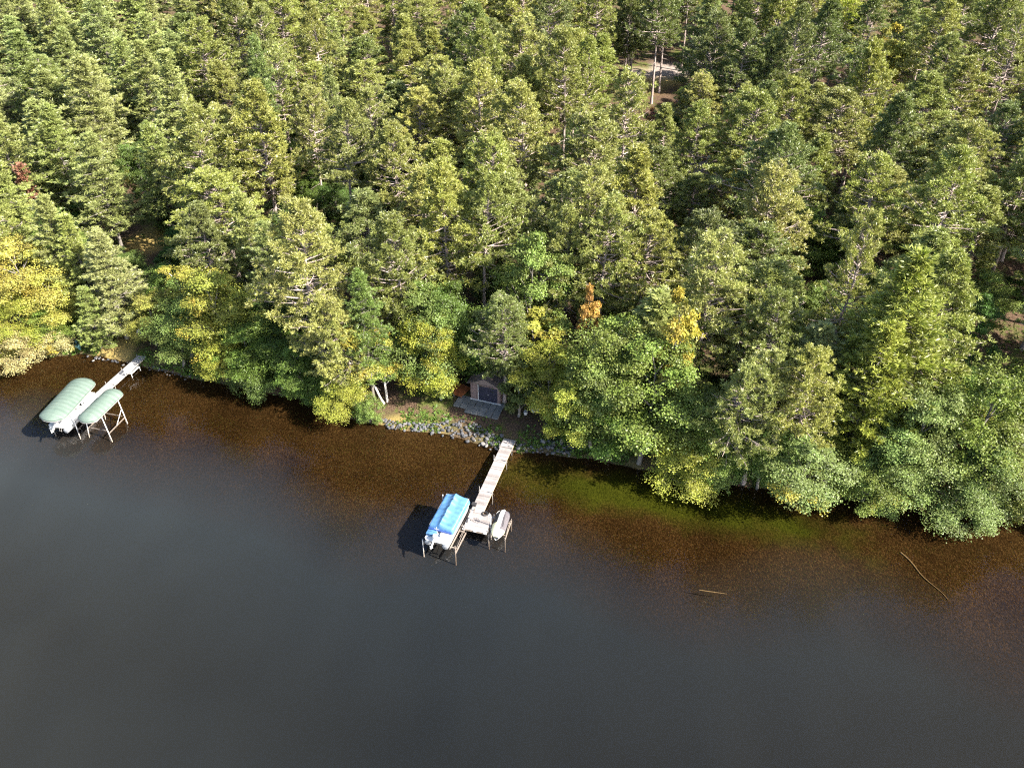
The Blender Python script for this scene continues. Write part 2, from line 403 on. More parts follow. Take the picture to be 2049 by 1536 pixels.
def conifer(seed, H, R, base, kind, dens=1.0):
    g = np.random.default_rng(seed)
    wob = np.cumsum(g.normal(0, .09, (14, 2)), 0) * np.linspace(0, 1, 14)[:, None]
    tz = np.linspace(0, H * .985, 14)
    tp = np.concatenate([wob, tz[:, None]], 1)
    tr = .021 * H * .5 * (1 - np.linspace(0, 1, 14) ** 1.15 * .93) + .012
    tr[0] *= 1.35
    paths = [(tp, tr)]; thin = []
    P, A, S, TT = [], [], [], []
    z0 = base * H
    z = z0
    # bare dead limbs under the crown
    for _ in range(int(9 if kind == 'red' else 5)):
        zz = z0 * g.uniform(.55, 1); an = g.uniform(0, 6.28); L = g.uniform(.6, 2.2)
        o = np.array([np.interp(zz, tz, tp[:, 0]), np.interp(zz, tz, tp[:, 1]), zz]); d = np.array([math.cos(an), math.sin(an), g.uniform(-.3, .15)])
        thin.append((np.array([o, o + d * L * .5 + [0, 0, -.05], o + d * L + [0, 0, -.2]]), [.045, .03, .012]))
    pw = g.uniform(.52, .88)
    bal = g.uniform(0, 6.28); amp = g.uniform(.1, .3)
    gap = {'red': .52, 'white': .62, 'spruce': .36}[kind]
    while z < H * .97:
        t = (z - z0) / (H - z0)
        nb = g.integers(3, 6) if kind != 'white' else g.integers(4, 6)
        a0 = g.uniform(0, 6.28)
        for b in range(nb):
            an = a0 + b * 2 * math.pi / nb + g.normal(0, .25)
            if kind == 'red':
                L = R * (min(1, (t + .16) / .34) ** .7) * max(0, 1 - t) ** pw * 1.12
            elif kind == 'white':
                L = R * (min(1, (t + .2) / .32)) * (1 - t) ** .85 * 1.15
            else:
                L = R * (1 - t) ** .95
            L *= g.uniform(.62, 1.12) * (1 + amp * math.cos(an - bal))
            if g.random() < .1: L *= .5
            L = max(L, .35)
            el = {'red': -.12 + .85 * t, 'white': .02 + .5 * t ** 1.5, 'spruce': -.22 + .5 * t}[kind] + g.normal(0, .1)
            o = np.array([np.interp(z, tz, tp[:, 0]), np.interp(z, tz, tp[:, 1]), z + g.uniform(-.15, .15)])
            u = np.linspace(0, 1, 5)
            ch = np.array([math.cos(an), math.sin(an), 0.0])
            rise = {'red': .22, 'white': .10, 'spruce': .05}[kind] * L
            bend = g.normal(0, .1) * L
            side = np.array([-ch[1], ch[0], 0])
            pts = o + ch * (u * L * math.cos(el))[:, None] + np.array([0, 0, 1.]) * (u * L * math.sin(el) + rise * u ** 2.2)[:, None] + side * (bend * u ** 2)[:, None]
            r0 = .028 + .016 * L
            thin.append((pts, r0 * (1 - u * .8)))
            nt = max(2, int((1.7 if kind == 'red' else 2.3) * L * dens + 1.4))
            for _ in range(nt):
                if kind == 'red': uu = 1 - g.random() ** 1.2 * .60
                else: uu = 1 - g.random() * .82
                q = np.array([np.interp(uu, u, pts[:, i]) for i in range(3)])
                lat = g.normal(0, .5) * L * (.42 if kind == 'red' else .36) * (1.15 - uu * .75)
                q2 = q + side * lat + ch * abs(lat) * .45 + np.array([0, 0, g.uniform(-.04, .25) * (1 if kind == 'red' else .4)])
                if abs(lat) > .22: thin.append((np.array([q, q2]), [.03, .016]))
                tb = g.random()
                for _ in range(g.integers(3, 6) if kind == 'red' else g.integers(2, 5)):
                    P.append(q2 + g.normal(0, .19 if kind == 'red' else .26, 3) * [1, 1, .7 if kind == 'red' else .3])
                    A.append(nrm(ch * .55 + side * np.sign(lat) * min(1, abs(lat)) * .4 + np.array([0, 0, .75 if kind == 'red' else .22])))
                    S.append(g.uniform(.27, .42) if kind == 'red' else g.uniform(.34, .56))
                    TT.append(np.clip(.18 + .5 * tb + .2 * g.random() + .35 * (uu - .6), 0, 1))
        z += gap * g.uniform(.7, 1.3) * (1 - .35 * t)
    for _ in range(5):   # leader
        P.append(tp[-1] + g.normal(0, .08, 3) - [0, 0, g.uniform(0, .5)]); A.append(np.array([0, 0, 1.])); S.append(.5); TT.append(.8)
    P, A, S, TT = map(np.array, (P, A, S, TT))
    if kind == 'red': V, Fq, T = blades(g, P, A * .8, S, 22, .8, .085, 1.0, TT)
    elif kind == 'white': V, Fq, T = blades(g, P, A * 1.2, S, 20, .85, .075, .5, TT)
    else: V, Fq, T = blades(g, P, A * 1.2, S * .8, 14, .7, .14, .45, TT)
    # a needle length in the middle of every tuft is darker wood; colours vary by twig
    v1, f1 = tubes(paths, 8); v2, f2 = tubes([(p, r) for p, r in thin if len(p) == 5], 4)
    parts = [(v1, f1), (v2, f2)]
    for k in (3, 2):
        ps = [(p, r) for p, r in thin if len(p) == k]
        if ps: parts.append(tubes(ps, 3))
    tv, tf, n = [], [], 0
    for v, f in parts: tv.append(v); tf.append(f + n); n += len(v)
    turn = g.random(len(P)) ; turn = np.repeat(turn, len(V) // len(P))
    return (np.concatenate(tv), np.concatenate(tf)), (V, Fq, T, turn), H, R

def decid(seed, H, R, base=.3, lobes=16, leaf=.155, stems=1, per=52, clumps=28, tall=1.0, birch=False):
    g = np.random.default_rng(seed)
    paths, thin = [], []
    z0 = base * H
    tops = []
    forks = []
    for s in range(stems):
        lean = g.normal(0, .16 if stems > 1 else .05, 2)
        zt = np.linspace(0, H * .78, 9)
        w = np.cumsum(g.normal(0, .07, (9, 2)), 0)
        off = g.normal(0, .25, 2) if stems > 1 else np.zeros(2)
        p = np.concatenate([off + lean * zt[:, None] + w, zt[:, None]], 1)
        rr = (.016 * H / math.sqrt(stems)) * (1 - .85 * np.linspace(0, 1, 9)) + .01
        paths.append((p, rr)); forks.append(p)
    P, A, NRM, TT, TU = [], [], [], [], []
    for i in range(lobes):
        # lobe centres spread through an egg-shaped crown
        f = (i + .5) / lobes
        zc = z0 + (H - z0) * (.10 + .84 * f + g.normal(0, .04))
        rel = (zc - z0) / (H - z0)
        prof = (math.sin(math.pi * min(1, max(.0, rel * .86 + .13))) ** .7)
        an = i * 2.399 + g.normal(0, .35)
        rad = R * prof * g.uniform(.30, .92)
        st = forks[i % stems]
        cx = np.interp(min(zc, st[-1, 2]), st[:, 2], st[:, 0]); cy = np.interp(min(zc, st[-1, 2]), st[:, 2], st[:, 1])
        c = np.array([cx + math.cos(an) * rad, cy + math.sin(an) * rad, zc])
        lr = R * g.uniform(.22, .46) * (.65 + .5 * prof)
        zb = max(z0 * .8, zc - rad * 1.0 - .5); zb = min(zb, st[-1, 2])
        o = np.array([np.interp(zb, st[:, 2], st[:, 0]), np.interp(zb, st[:, 2], st[:, 1]), zb])
        u = np.linspace(0, 1, 5)[:, None]
        pts = o + (c - o) * u + np.array([0, 0, 1]) * (u * (1 - u)) * rad * .25
        thin.append((pts, (.03 + .012 * R) * (1 - .8 * u[:, 0])))
        tl = g.uniform(.25, .75); tu_l = g.random()
        for _ in range(clumps):
            d = g.normal(size=3); d[2] = d[2] * .8 + .35; d[:2] += .5 * np.array([math.cos(an), math.sin(an)]); d = nrm(d)
            q = c + d * lr * g.uniform(.4, 1.38) * np.array([1, 1, .78])
            if g.random() < .25: thin.append((np.array([c + (q - c) * .15, (c + q) / 2 + [0, 0, .05], q]), [.02, .014, .006]))
            m = int(per * g.uniform(.6, 1.3))
            Q = q + g.normal(0, 1, (m, 3)) * lr * np.array([.24, .24, .11])
            P.append(Q); A.append(nrm(g.normal(0, 1, (m, 3)) * .8 + d * .4))
            NRM.append(nrm(g.normal(0, .55, (m, 3)) + d * .45 + np.array([0, 0, .75])))
            TT.append(np.clip(tl + g.normal(0, .16) + g.normal(0, .12, m), 0, 1)); TU.append(np.full(m, np.clip(tu_l + g.normal(0, .12), 0, 1)))
    P, A, NRM, TT, TU = map(np.concatenate, (P, A, NRM, TT, TU))
    A = nrm(A - NRM * (A * NRM).sum(1)[:, None]); sd = np.cross(NRM, A)
    ln = (leaf * g.uniform(.65, 1.25, len(P)))[:, None]; w = ln * .42
    V = np.stack([P, P + A * ln * .5 + sd * w, P + A * ln, P + A * ln * .5 - sd * w], 1).reshape(-1, 3)
    Fq = np.arange(len(V)).reshape(-1, 4)
    parts = [tubes(paths, 8), tubes([t for t in thin if len(t[0]) == 5], 5)]
    sm = [t for t in thin if len(t[0]) == 3]
    if sm: parts.append(tubes(sm, 3))
    tv, tf, n = [], [], 0
    for v, f in parts: tv.append(v); tf.append(f + n); n += len(v)
    return (np.concatenate(tv), np.concatenate(tf)), (V, Fq, np.repeat(TT, 4), np.repeat(TU, 4)), H, R

PROTO = {}
def proto(key, res, bark, leafmat):
    (tv, tf), (V, Fq, T, TU), H, R = res
    tm = mesh_np('trunk', tv, [tf], M[bark], None, True)
    cm = mesh_np('crown', V, [Fq], M[leafmat], {'tint': T, 'turn': TU})
    PROTO.setdefault(key, []).append((tm, cm, H, R))

for i in range(6): proto('red', conifer(100 + i, 20, 3.9, [.42, .36, .46, .33, .5, .4][i], 'red', [1, 1.1, .95, 1.05, 1, .9][i]), 'bark_pine', 'needle')
for i in range(2): proto('thin', conifer(140 + i, 20, 3.9, .4, 'red', .5), 'bark_pine', 'needle')
for i in range(4): proto('white', conifer(200 + i, 20, 4.2, [.14, .2, .1, .24][i], 'white', [1, 1.05, 1.0, .9][i]), 'bark_grey', 'needle')
for i in range(2): proto('spruce', conifer(260 + i, 10, 2.2, .06, 'spruce', 1.0), 'bark_grey', 'needle')
for i in range(5): proto('leafy', decid(300 + i, 12, 3.5, [.12, .2, .1, .16, .14][i], [20, 17, 22, 18, 24][i]), 'bark_grey', 'leaf')
for i in range(3): proto('birch', decid(340 + i, 12, 2.3, .22, 18, .15, 2, 44, 24), 'bark_birch', 'leaf')
for i in range(3): proto('slim', decid(360 + i, 9, 1.5, .16, 14, .15, 1, 46, 22), 'bark_grey', 'leaf')
for i in range(3): proto('shrub', decid(380 + i, 4.5, 2.9, .08, 18, .145, 4, 52, 22), 'bark_grey', 'leaf')
for i in range(1): proto('dead', conifer(400 + i, 9, 2.0, .1, 'spruce', .7), 'snag', 'needle')

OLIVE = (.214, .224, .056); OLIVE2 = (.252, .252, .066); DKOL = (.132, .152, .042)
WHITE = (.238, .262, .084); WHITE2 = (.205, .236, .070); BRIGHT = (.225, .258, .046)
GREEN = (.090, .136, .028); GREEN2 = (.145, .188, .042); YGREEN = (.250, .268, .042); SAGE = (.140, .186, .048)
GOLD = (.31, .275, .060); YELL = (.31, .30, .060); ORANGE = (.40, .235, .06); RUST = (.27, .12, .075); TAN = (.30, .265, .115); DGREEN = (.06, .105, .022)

TREES = []      # (root, kind, label info)
def put(kind, x, y, h, w, col, alpha=1.0, rz=None, tilt=(0, 0), var=None, info=None, name=None):
    lst = PROTO[kind]; tm, cm, H0, R0 = lst[var % len(lst)] if var is not None else random.choice(lst)
    names = {'red': 'red_pine', 'thin': 'red_pine', 'white': 'white_pine', 'spruce': 'young_conifer', 'leafy': 'broadleaf_tree', 'birch': 'birch_tree', 'slim': 'slender_tree', 'shrub': 'shore_shrub', 'dead': 'dead_conifer'}
    r = link(name or names[kind], None, None, (x, y, gz(x, y) - .08)); r.empty_display_size = .5
    r.rotation_mode = 'ZYX'
    r.rotation_euler = (tilt[0], tilt[1], random.uniform(0, 6.28) if rz is None else rz)
    sz = h / H0; sx = (w / 2) / R0 * {'red': 1.22, 'thin': 1.2, 'white': 1.22, 'leafy': 1.08}.get(kind, 1.0) * (1.0 if info else .86)
    r.scale = (sx, sx, sz)
    t = link('trunk', tm, r); c = link('crown', cm, r)
    k = random.uniform(.86, 1.14)
    c.color = (col[0] * k * random.uniform(.94, 1.06), col[1] * k, col[2] * k * random.uniform(.85, 1.15), alpha)
    TREES.append([r, kind, h, w, col, info])
    return r

def apex(kind, px, py, h, w, col, **kw):
    """tree whose top shows at photo pixel px,py"""
    g0 = 1.5
    for _ in range(5):
        p = at(px, py, g0 + h); g0 = gz(p.x, p.y)
    return put(kind, p.x, p.y, h, w, col, **kw)
def foot(kind, px, py, h, w, col, **kw):
    g0 = 1.0
    for _ in range(5):
        p = at(px, py, g0); g0 = gz(p.x, p.y)
    return put(kind, p.x, p.y, h, w, col, **kw)

def span(kind, ax, ay, by, w, col, **kw):
    """tree whose top shows at ax,ay and whose foot stands on photo row by"""
    bx = ax
    for _ in range(8):
        g0 = 1.0
        for _ in range(5):
            p = at(bx, by, g0); g0 = gz(p.x, p.y)
        lo, hi = .5, 60.
        for _ in range(40):
            h = (lo + hi) / 2
            if pix((p.x, p.y, g0 + h))[1] > ay: lo = h
            else: hi = h
        bx += ax - pix((p.x, p.y, g0 + h))[0]
    return put(kind, p.x, p.y, h, w, col, **kw)

# --- trees one can pick out in the photograph -------------------------------
EX = [
 # left shore
 ('foot', 'shrub', 45, 716, 4.2, 6.2, TAN, dict(alpha=.75, info='tan and yellow willow shrub leaning over the water at the left edge')),
 ('foot', 'shrub', 112, 706, 3.6, 4.8, TAN, dict(alpha=.8, info='tan willow shrub beside the teal kayak on the left shore')),
 ('foot', 'shrub', -30, 722, 4.0, 6.0, YELL, dict(alpha=.7, info='yellowish shrub half cut off by the left edge of the photo')),
 ('span', 'leafy', 22, 600, 694, 6.0, YGREEN, dict(alpha=.65, info='yellow green round tree behind the tan willow shrub')),
 ('span', 'leafy', 92, 618, 690, 5.6, GREEN2, dict(alpha=.85, info='green round tree between the gold tree and the young white pine')),
 ('span', 'leafy', 18, 497, 668, 8.5, GOLD, dict(alpha=.7, info='large gold tree with bare pale limbs at the left edge')),
 ('span', 'leafy', 80, 560, 676, 6.0, YELL, dict(alpha=.5, info='yellow green tree next to the large gold tree')),
 ('span', 'white', 186, 462, 676, 7.2, WHITE, dict(var=0, info='full white pine left of the sandy landing, tallest near that shore')),
 ('span', 'white', 160, 572, 694, 5.0, WHITE2, dict(var=2, info='blue green young white pine right at the sandy landing')),
 ('apex', 'white', 78, 385, 17, 6.5, WHITE, dict(var=1, info='pale layered white pine just below the rust coloured crown')),
 ('apex', 'white', 130, 425, 15, 6.0, WHITE2, dict(info='layered white pine behind the gold tree on the left')),
 ('apex', 'dead', 40, 328, 12, 4.0, RUST, dict(info='rust red dying conifer near the left edge')),
 ('apex', 'birch', 355, 518, 12, 5.0, YELL, dict(alpha=.55, info='bright yellow birch behind the landing')),
 ('span', 'leafy', 282, 585, 690, 4.6, YELL, dict(alpha=.8, info='yellow leafed tree leaning over the sandy landing')),
 ('span', 'leafy', 345, 570, 712, 6.6, GREEN2, dict(alpha=.72, info='yellow topped green tree right of the metal dock')),
 ('span', 'leafy', 428, 556, 735, 7.6, YGREEN, dict(alpha=.8, info='spreading yellow green tree above the metal dock shore')),
 ('span', 'leafy', 340, 640, 732, 5.6, GREEN2, dict(alpha=.9, info='low green tree hanging towards the end of the metal dock')),
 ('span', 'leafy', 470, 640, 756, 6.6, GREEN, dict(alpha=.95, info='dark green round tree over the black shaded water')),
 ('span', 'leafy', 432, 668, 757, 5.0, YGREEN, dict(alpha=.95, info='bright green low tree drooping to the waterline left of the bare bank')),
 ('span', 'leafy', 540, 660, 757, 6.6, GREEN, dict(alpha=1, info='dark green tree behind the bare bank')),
 ('apex', 'spruce', 400, 570, 10, 4.2, WHITE2, dict(info='blue green young conifer poking up between yellow trees')),
 ('apex', 'white', 475, 375, 18, 6.4, WHITE, dict(info='feathery white pine left of the big olive pine')),
 ('apex', 'white', 520, 440, 16, 5.8, WHITE2, dict(info='soft blue green white pine touching the big olive pine')),
 # big olive pine and the trees round the forked birch
 ('span', 'red', 597, 400, 778, 9.2, OLIVE2, dict(var=0, info='big olive pine with bare grey limbs, largest on the shore')),
 ('span', 'red', 652, 590, 812, 6.4, OLIVE2, dict(var=3, info='yellow olive pine leaning out over the water below the big olive pine')),
 ('span', 'white', 716, 535, 800, 5.6, SAGE, dict(var=3, info='pale sage white pine with a long bare trunk left of the forked birch')),
 ('foot', 'birch', 772, 806, 11.0, 4.6, YELL, dict(alpha=.6, tilt=(-.02, -.10), info='yellow birch with a forked white trunk on the bank')),
 ('foot', 'thin', 738, 808, 12, 4.6, OLIVE, dict(tilt=(.12, -.22), info='leaning pine with two pale stems left of the forked birch')),
 ('foot', 'leafy', 690, 818, 5.5, 5.0, YGREEN, dict(alpha=.95, tilt=(.2, 0), info='lime green bushy tree over the shaded bank')),
 ('foot', 'shrub', 742, 842, 3.6, 2.6, SAGE, dict(tilt=(.25, 0), info='grey green shrub at the left end of the stone riprap')),
 ('foot', 'shrub', 640, 800, 3.4, 4.4, GREEN, dict(info='dark green shrub beside the lime green bushy tree')),
 ('span', 'leafy', 838, 580, 775, 6.6, GREEN2, dict(alpha=.95, info='tall green maple left of the boathouse')),
 ('span', 'leafy', 862, 628, 790, 5.6, YGREEN, dict(alpha=.9, info='yellow green maple in front of the tall green maple')),
 ('span', 'leafy', 900, 560, 758, 6.4, GREEN, dict(alpha=1, info='deep green maple behind the boathouse deck')),
 ('foot', 'slim', 883, 800, 6.6, 3.0, GREEN2, dict(info='green tree with twin pale stems beside the wooden deck')),
 ('apex', 'red', 792, 555, 13, 5.0, OLIVE, dict(info='short olive pine between the sage white pine and the green maples')),
 ('apex', 'red', 885, 318, 23, 8.4, OLIVE, dict(var=1, info='broad olive pine standing well behind the boathouse')),
 ('apex', 'red', 962, 345, 22, 7.6, OLIVE, dict(var=4, info='olive pine right of the broad pine behind the boathouse')),
 ('apex', 'red', 790, 440, 20, 7.6, DKOL, dict(var=2, info='dark olive pine over the shadowed gap left of centre')),
 ('span', 'leafy', 1050, 478, 752, 7.6, GREEN2, dict(alpha=1, info='tall pale green maple above the olive oak')),
 ('span', 'slim', 1066, 628, 780, 6.6, YELL, dict(alpha=.75, info='olive yellow oak with an orange lower branch')),
 ('span', 'leafy', 1098, 702, 846, 6.6, YGREEN, dict(alpha=.78, info='bright lime maple beside the boathouse')),
 ('span', 'leafy', 1128, 748, 885, 5.6, YGREEN, dict(alpha=.9, tilt=(.12, 0), info='lime maple reaching down to the right hand riprap')),
 ('foot', 'slim', 1036, 832, 7.5, 3.2, DKOL, dict(info='thin dark tree with a straight pale trunk beside the patio')),
 ('span', 'slim', 1180, 562, 790, 2.1, ORANGE, dict(alpha=1, info='slim orange maple among green trees')),
 ('apex', 'spruce', 1192, 632, 8, 3.0, OLIVE, dict(info='young olive conifer just below the slim orange maple')),
 ('span', 'leafy', 1238, 638, 880, 8.0, GREEN2, dict(alpha=1, info='big green maple right of the lime maples')),
 ('span', 'leafy', 1195, 705, 893, 6.2, GREEN2, dict(alpha=1, info='green tree in front of the big green maple')),
 ('span', 'leafy', 1300, 705, 925, 9.0, GREEN2, dict(alpha=1, info='wide green tree on the bank left of the bright overhanging tree')),
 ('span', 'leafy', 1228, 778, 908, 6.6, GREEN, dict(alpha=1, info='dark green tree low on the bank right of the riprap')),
 ('span', 'slim', 1362, 568, 890, 3.6, YELL, dict(alpha=.45, info='gold and green slender tree, upper of the two gold trees')),
 ('span', 'slim', 1370, 700, 905, 3.2, GOLD, dict(alpha=.7, info='bright gold slender tree, lower of the two gold trees')),
 ('apex', 'red', 1440, 468, 21, 8.4, OLIVE2, dict(var=3, info='bright olive pine right of the two gold trees')),
 ('span', 'leafy', 1400, 765, 940, 6.0, GREEN2, dict(alpha=1, info='green tree below the lower gold tree')),
 ('foot', 'leafy', 1372, 944, 6.2, 6.6, YGREEN, dict(alpha=1, tilt=(.30, .0), info='bright green round tree overhanging the black water')),
 ('span', 'leafy', 1462, 800, 955, 5.2, GREEN2, dict(alpha=1, info='green tree behind the bright overhanging tree')),
 ('span', 'thin', 1492, 700, 966, 6.6, OLIVE, dict(tilt=(.14, 0), info='thin pine with grey bare limbs at the waterline')),
 ('apex', 'red', 1568, 580, 18, 6.4, DKOL, dict(info='dark olive pine behind the thin waterline pine')),
 ('apex', 'thin', 1722, 425, 24, 6.0, OLIVE, dict(tilt=(0, .06), info='leaning pine with a long bare trunk left of the bright white pine')),
 ('apex', 'white', 1832, 488, 24, 11, BRIGHT, dict(var=0, info='broad bright green white pine, widest tree on the right')),
 ('span', 'white', 1780, 640, 950, 8.5, BRIGHT, dict(var=2, info='bright green white pine in front of the widest tree')),
 ('apex', 'red', 1925, 500, 22, 8.4, OLIVE, dict(var=1, info='olive pine with grey limbs right of the bright white pine')),
 ('span', 'leafy', 1630, 852, 988, 7.2, SAGE, dict(alpha=.82, tilt=(.22, 0), info='pale yellow green tree overhanging the water on the right')),
 ('span', 'leafy', 1702, 890, 990, 5.6, YGREEN, dict(alpha=.7, info='yellow and green tree right of the pale overhanging tree')),
 ('foot', 'shrub', 1755, 1012, 3.6, 3.2, SAGE, dict(tilt=(.25, 0), info='small sage shrub dipping to the water')),
 ('span', 'leafy', 1862, 770, 985, 6.8, SAGE, dict(alpha=1, info='tall silver green tree above the rightmost overhanging tree')),
 ('span', 'leafy', 1815, 858, 1000, 6.4, SAGE, dict(alpha=1, info='silver green tree left of the rusty bush')),
 ('foot', 'leafy', 1890, 1020, 6.4, 6.4, SAGE, dict(alpha=1, tilt=(.30, 0), info='rightmost silver green tree overhanging the water')),
 ('span', 'dead', 1922, 880, 992, 5.6, RUST, dict(tilt=(.1, 0), info='rusty brown bush by the right shore')),
 ('span', 'leafy', 2005, 720, 975, 8.0, GREEN2, dict(alpha=.84, info='green tree with yellow patches at the right edge')),
 ('foot', 'shrub', 1985, 1012, 5, 5.4, GREEN, dict(alpha=1, info='dark green shrub on the right shore')),
 ('foot', 'shrub', 2045, 1026, 5.5, 5.6, DKOL, dict(alpha=1, info='olive shrub cut off by the right edge of the photo')),
 ('span', 'red', 2035, 850, 1015, 6.4, DKOL, dict(alpha=1, info='dark pine at the right edge below the patchy yellow tree')),
 ('span', 'leafy', 1545, 840, 978, 5.4, GREEN, dict(alpha=1, tilt=(.16, 0), info='dark green tree right of the thin waterline pine')),
 ('span', 'red', 1640, 690, 975, 6.4, OLIVE, dict(var=2, info='olive pine behind the pale yellow green overhanging tree')),
 ('span', 'leafy', 1760, 900, 1000, 5.6, GREEN2, dict(alpha=.9, tilt=(.2, 0), info='green tree over the small sage shrub')),
 ('span', 'leafy', 1985, 870, 1008, 5.6, SAGE, dict(alpha=1, tilt=(.16, 0), info='sage green tree right of the rusty brown bush')),
 ('span', 'red', 1545, 700, 965, 6.6, OLIVE, dict(var=5, info='olive pine with grey branches between the waterline pine and the pale tree')),
 ('span', 'shrub', 1445, 890, 966, 4.0, GREEN2, dict(alpha=1, tilt=(.2, 0), info='green shrub between the bright overhanging tree and the thin pine')),
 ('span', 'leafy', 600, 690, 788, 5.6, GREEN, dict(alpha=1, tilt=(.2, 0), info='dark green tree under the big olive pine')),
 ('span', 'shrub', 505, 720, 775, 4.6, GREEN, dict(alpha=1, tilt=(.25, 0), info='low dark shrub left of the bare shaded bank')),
 ('span', 'leafy', 1145, 800, 885, 4.6, GREEN, dict(alpha=1, info='dark green tree between the lime maple and the green bank trees')),
 ('span', 'leafy', 965, 640, 765, 6.0, GREEN, dict(alpha=1, info='dark green tree right behind the boathouse roof')),
 ('span', 'red', 1008, 590, 803, 6.0, DKOL, dict(var=3, info='small dark pine whose low branches hang over the boathouse')),
 ('apex', 'red', 1475, 300, 16, 7.0, OLIVE2, dict(var=1, info='olive pine standing over the right half of the house')),
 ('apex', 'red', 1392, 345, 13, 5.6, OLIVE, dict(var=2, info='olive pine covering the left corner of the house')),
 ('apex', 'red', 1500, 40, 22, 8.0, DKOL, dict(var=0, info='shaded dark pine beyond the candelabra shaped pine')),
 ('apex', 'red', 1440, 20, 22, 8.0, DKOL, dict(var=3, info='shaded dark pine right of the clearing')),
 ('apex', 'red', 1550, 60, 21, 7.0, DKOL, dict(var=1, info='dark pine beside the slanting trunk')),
 # inland trees that stand out
 ('apex', 'white', 508, 66, 26, 6.0, SAGE, dict(var=3, info='tall pale white pine with a bare lower trunk on the upper left')),
 ('apex', 'thin', 548, 95, 21, 7.0, OLIVE, dict(info='pine with many bare grey limbs beside the tall pale white pine')),
 ('apex', 'thin', 520, 8, 22, 7.0, OLIVE, dict(info='half bare pine behind the tall pale white pine')),
 ('apex', 'red', 622, 8, 24, 7.4, OLIVE, dict(var=4, info='olive pine with a long visible trunk at the top left of centre')),
 ('apex', 'white', 660, 125, 22, 5.4, WHITE, dict(var=0, info='slim fresh green white pine behind the small bright one')),
 ('apex', 'white', 700, 250, 11, 5.2, BRIGHT, dict(var=2, info='small bright green white pine over the yellow bush')),
 ('apex', 'red', 615, 180, 20, 6.8, OLIVE2, dict(var=2, info='olive pine with a pale trunk left of the small bright white pine')),
 ('foot', 'shrub', 655, 385, 3.0, 5.0, GOLD, dict(alpha=.4, info='yellow bush deep in the wood')),
 ('apex', 'red', 890, 135, 20, 6.6, OLIVE, dict(var=3, info='pointed olive pine in the upper middle')),
 ('apex', 'red', 976, 40, 25, 7.2, OLIVE, dict(var=4, info='tall pine with a straight bare trunk in the upper middle')),
 ('apex', 'red', 1138, 60, 25, 7.6, OLIVE, dict(var=2, info='tall pine with a long pale trunk left of the clearing')),
 ('apex', 'red', 1175, 75, 23, 7.0, OLIVE, dict(var=4, info='pine with a slanting pale trunk left of the clearing')),
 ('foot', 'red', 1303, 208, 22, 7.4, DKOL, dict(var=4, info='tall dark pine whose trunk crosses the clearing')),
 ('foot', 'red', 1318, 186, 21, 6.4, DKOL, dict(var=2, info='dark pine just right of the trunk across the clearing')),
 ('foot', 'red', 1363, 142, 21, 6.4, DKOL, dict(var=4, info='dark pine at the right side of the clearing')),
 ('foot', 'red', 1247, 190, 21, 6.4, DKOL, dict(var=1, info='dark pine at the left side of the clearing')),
 ('apex', 'red', 1408, 145, 15, 6.8, OLIVE2, dict(var=3, info='candelabra shaped olive pine in front of the clearing')),
 ('apex', 'red', 1490, 170, 17, 7.0, OLIVE2, dict(var=0, info='olive pine right of the candelabra shaped pine')),
 ('apex', 'slim', 1306, 212, 8, 2.6, RUST, dict(alpha=.9, info='small red maple at the foot of the clearing')),
 ('apex', 'red', 1335, 205, 15, 6.0, OLIVE, dict(var=1, info='olive pine next to the small red maple')),
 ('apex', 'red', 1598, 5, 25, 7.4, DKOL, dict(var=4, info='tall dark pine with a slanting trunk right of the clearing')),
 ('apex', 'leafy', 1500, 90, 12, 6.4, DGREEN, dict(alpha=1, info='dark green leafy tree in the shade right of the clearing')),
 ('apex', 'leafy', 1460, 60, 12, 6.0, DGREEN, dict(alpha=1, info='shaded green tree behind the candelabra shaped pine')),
 ('apex', 'leafy', 1690, 0, 16, 7.0, YGREEN, dict(alpha=.9, info='fresh yellow green tree at the top right')),
 ('apex', 'slim', 1790, 40, 17, 5.2, YELL, dict(alpha=.6, info='yellow and orange tree at the top right')),
 ('apex', 'leafy', 1640, 420, 11, 7.0, GREEN, dict(alpha=1, info='green leafy tree in the dark gap right of the house')),
 ('apex', 'leafy', 1690, 440, 9, 6.0, DGREEN, dict(alpha=1, info='dark leafy tree beside the leaning pine')),
 ('apex', 'leafy', 1400, 480, 10, 6.0, GREEN2, dict(alpha=.9, info='leafy tree below the house')),
 ('apex', 'red', 1220, 400, 21, 7.4, OLIVE, dict(var=5, info='olive pine over the slim orange maple')),
 ('apex', 'red', 1140, 410, 20, 6.6, OLIVE, dict(var=1, info='olive pine right of the tall pale green maple')),
 ('apex', 'red', 1300, 420, 19, 7.4, OLIVE, dict(var=2, info='olive pine behind the upper gold tree')),
 ('apex', 'red', 1560, 330, 21, 8.0, OLIVE2, dict(var=3, info='full olive pine right of the house')),
]

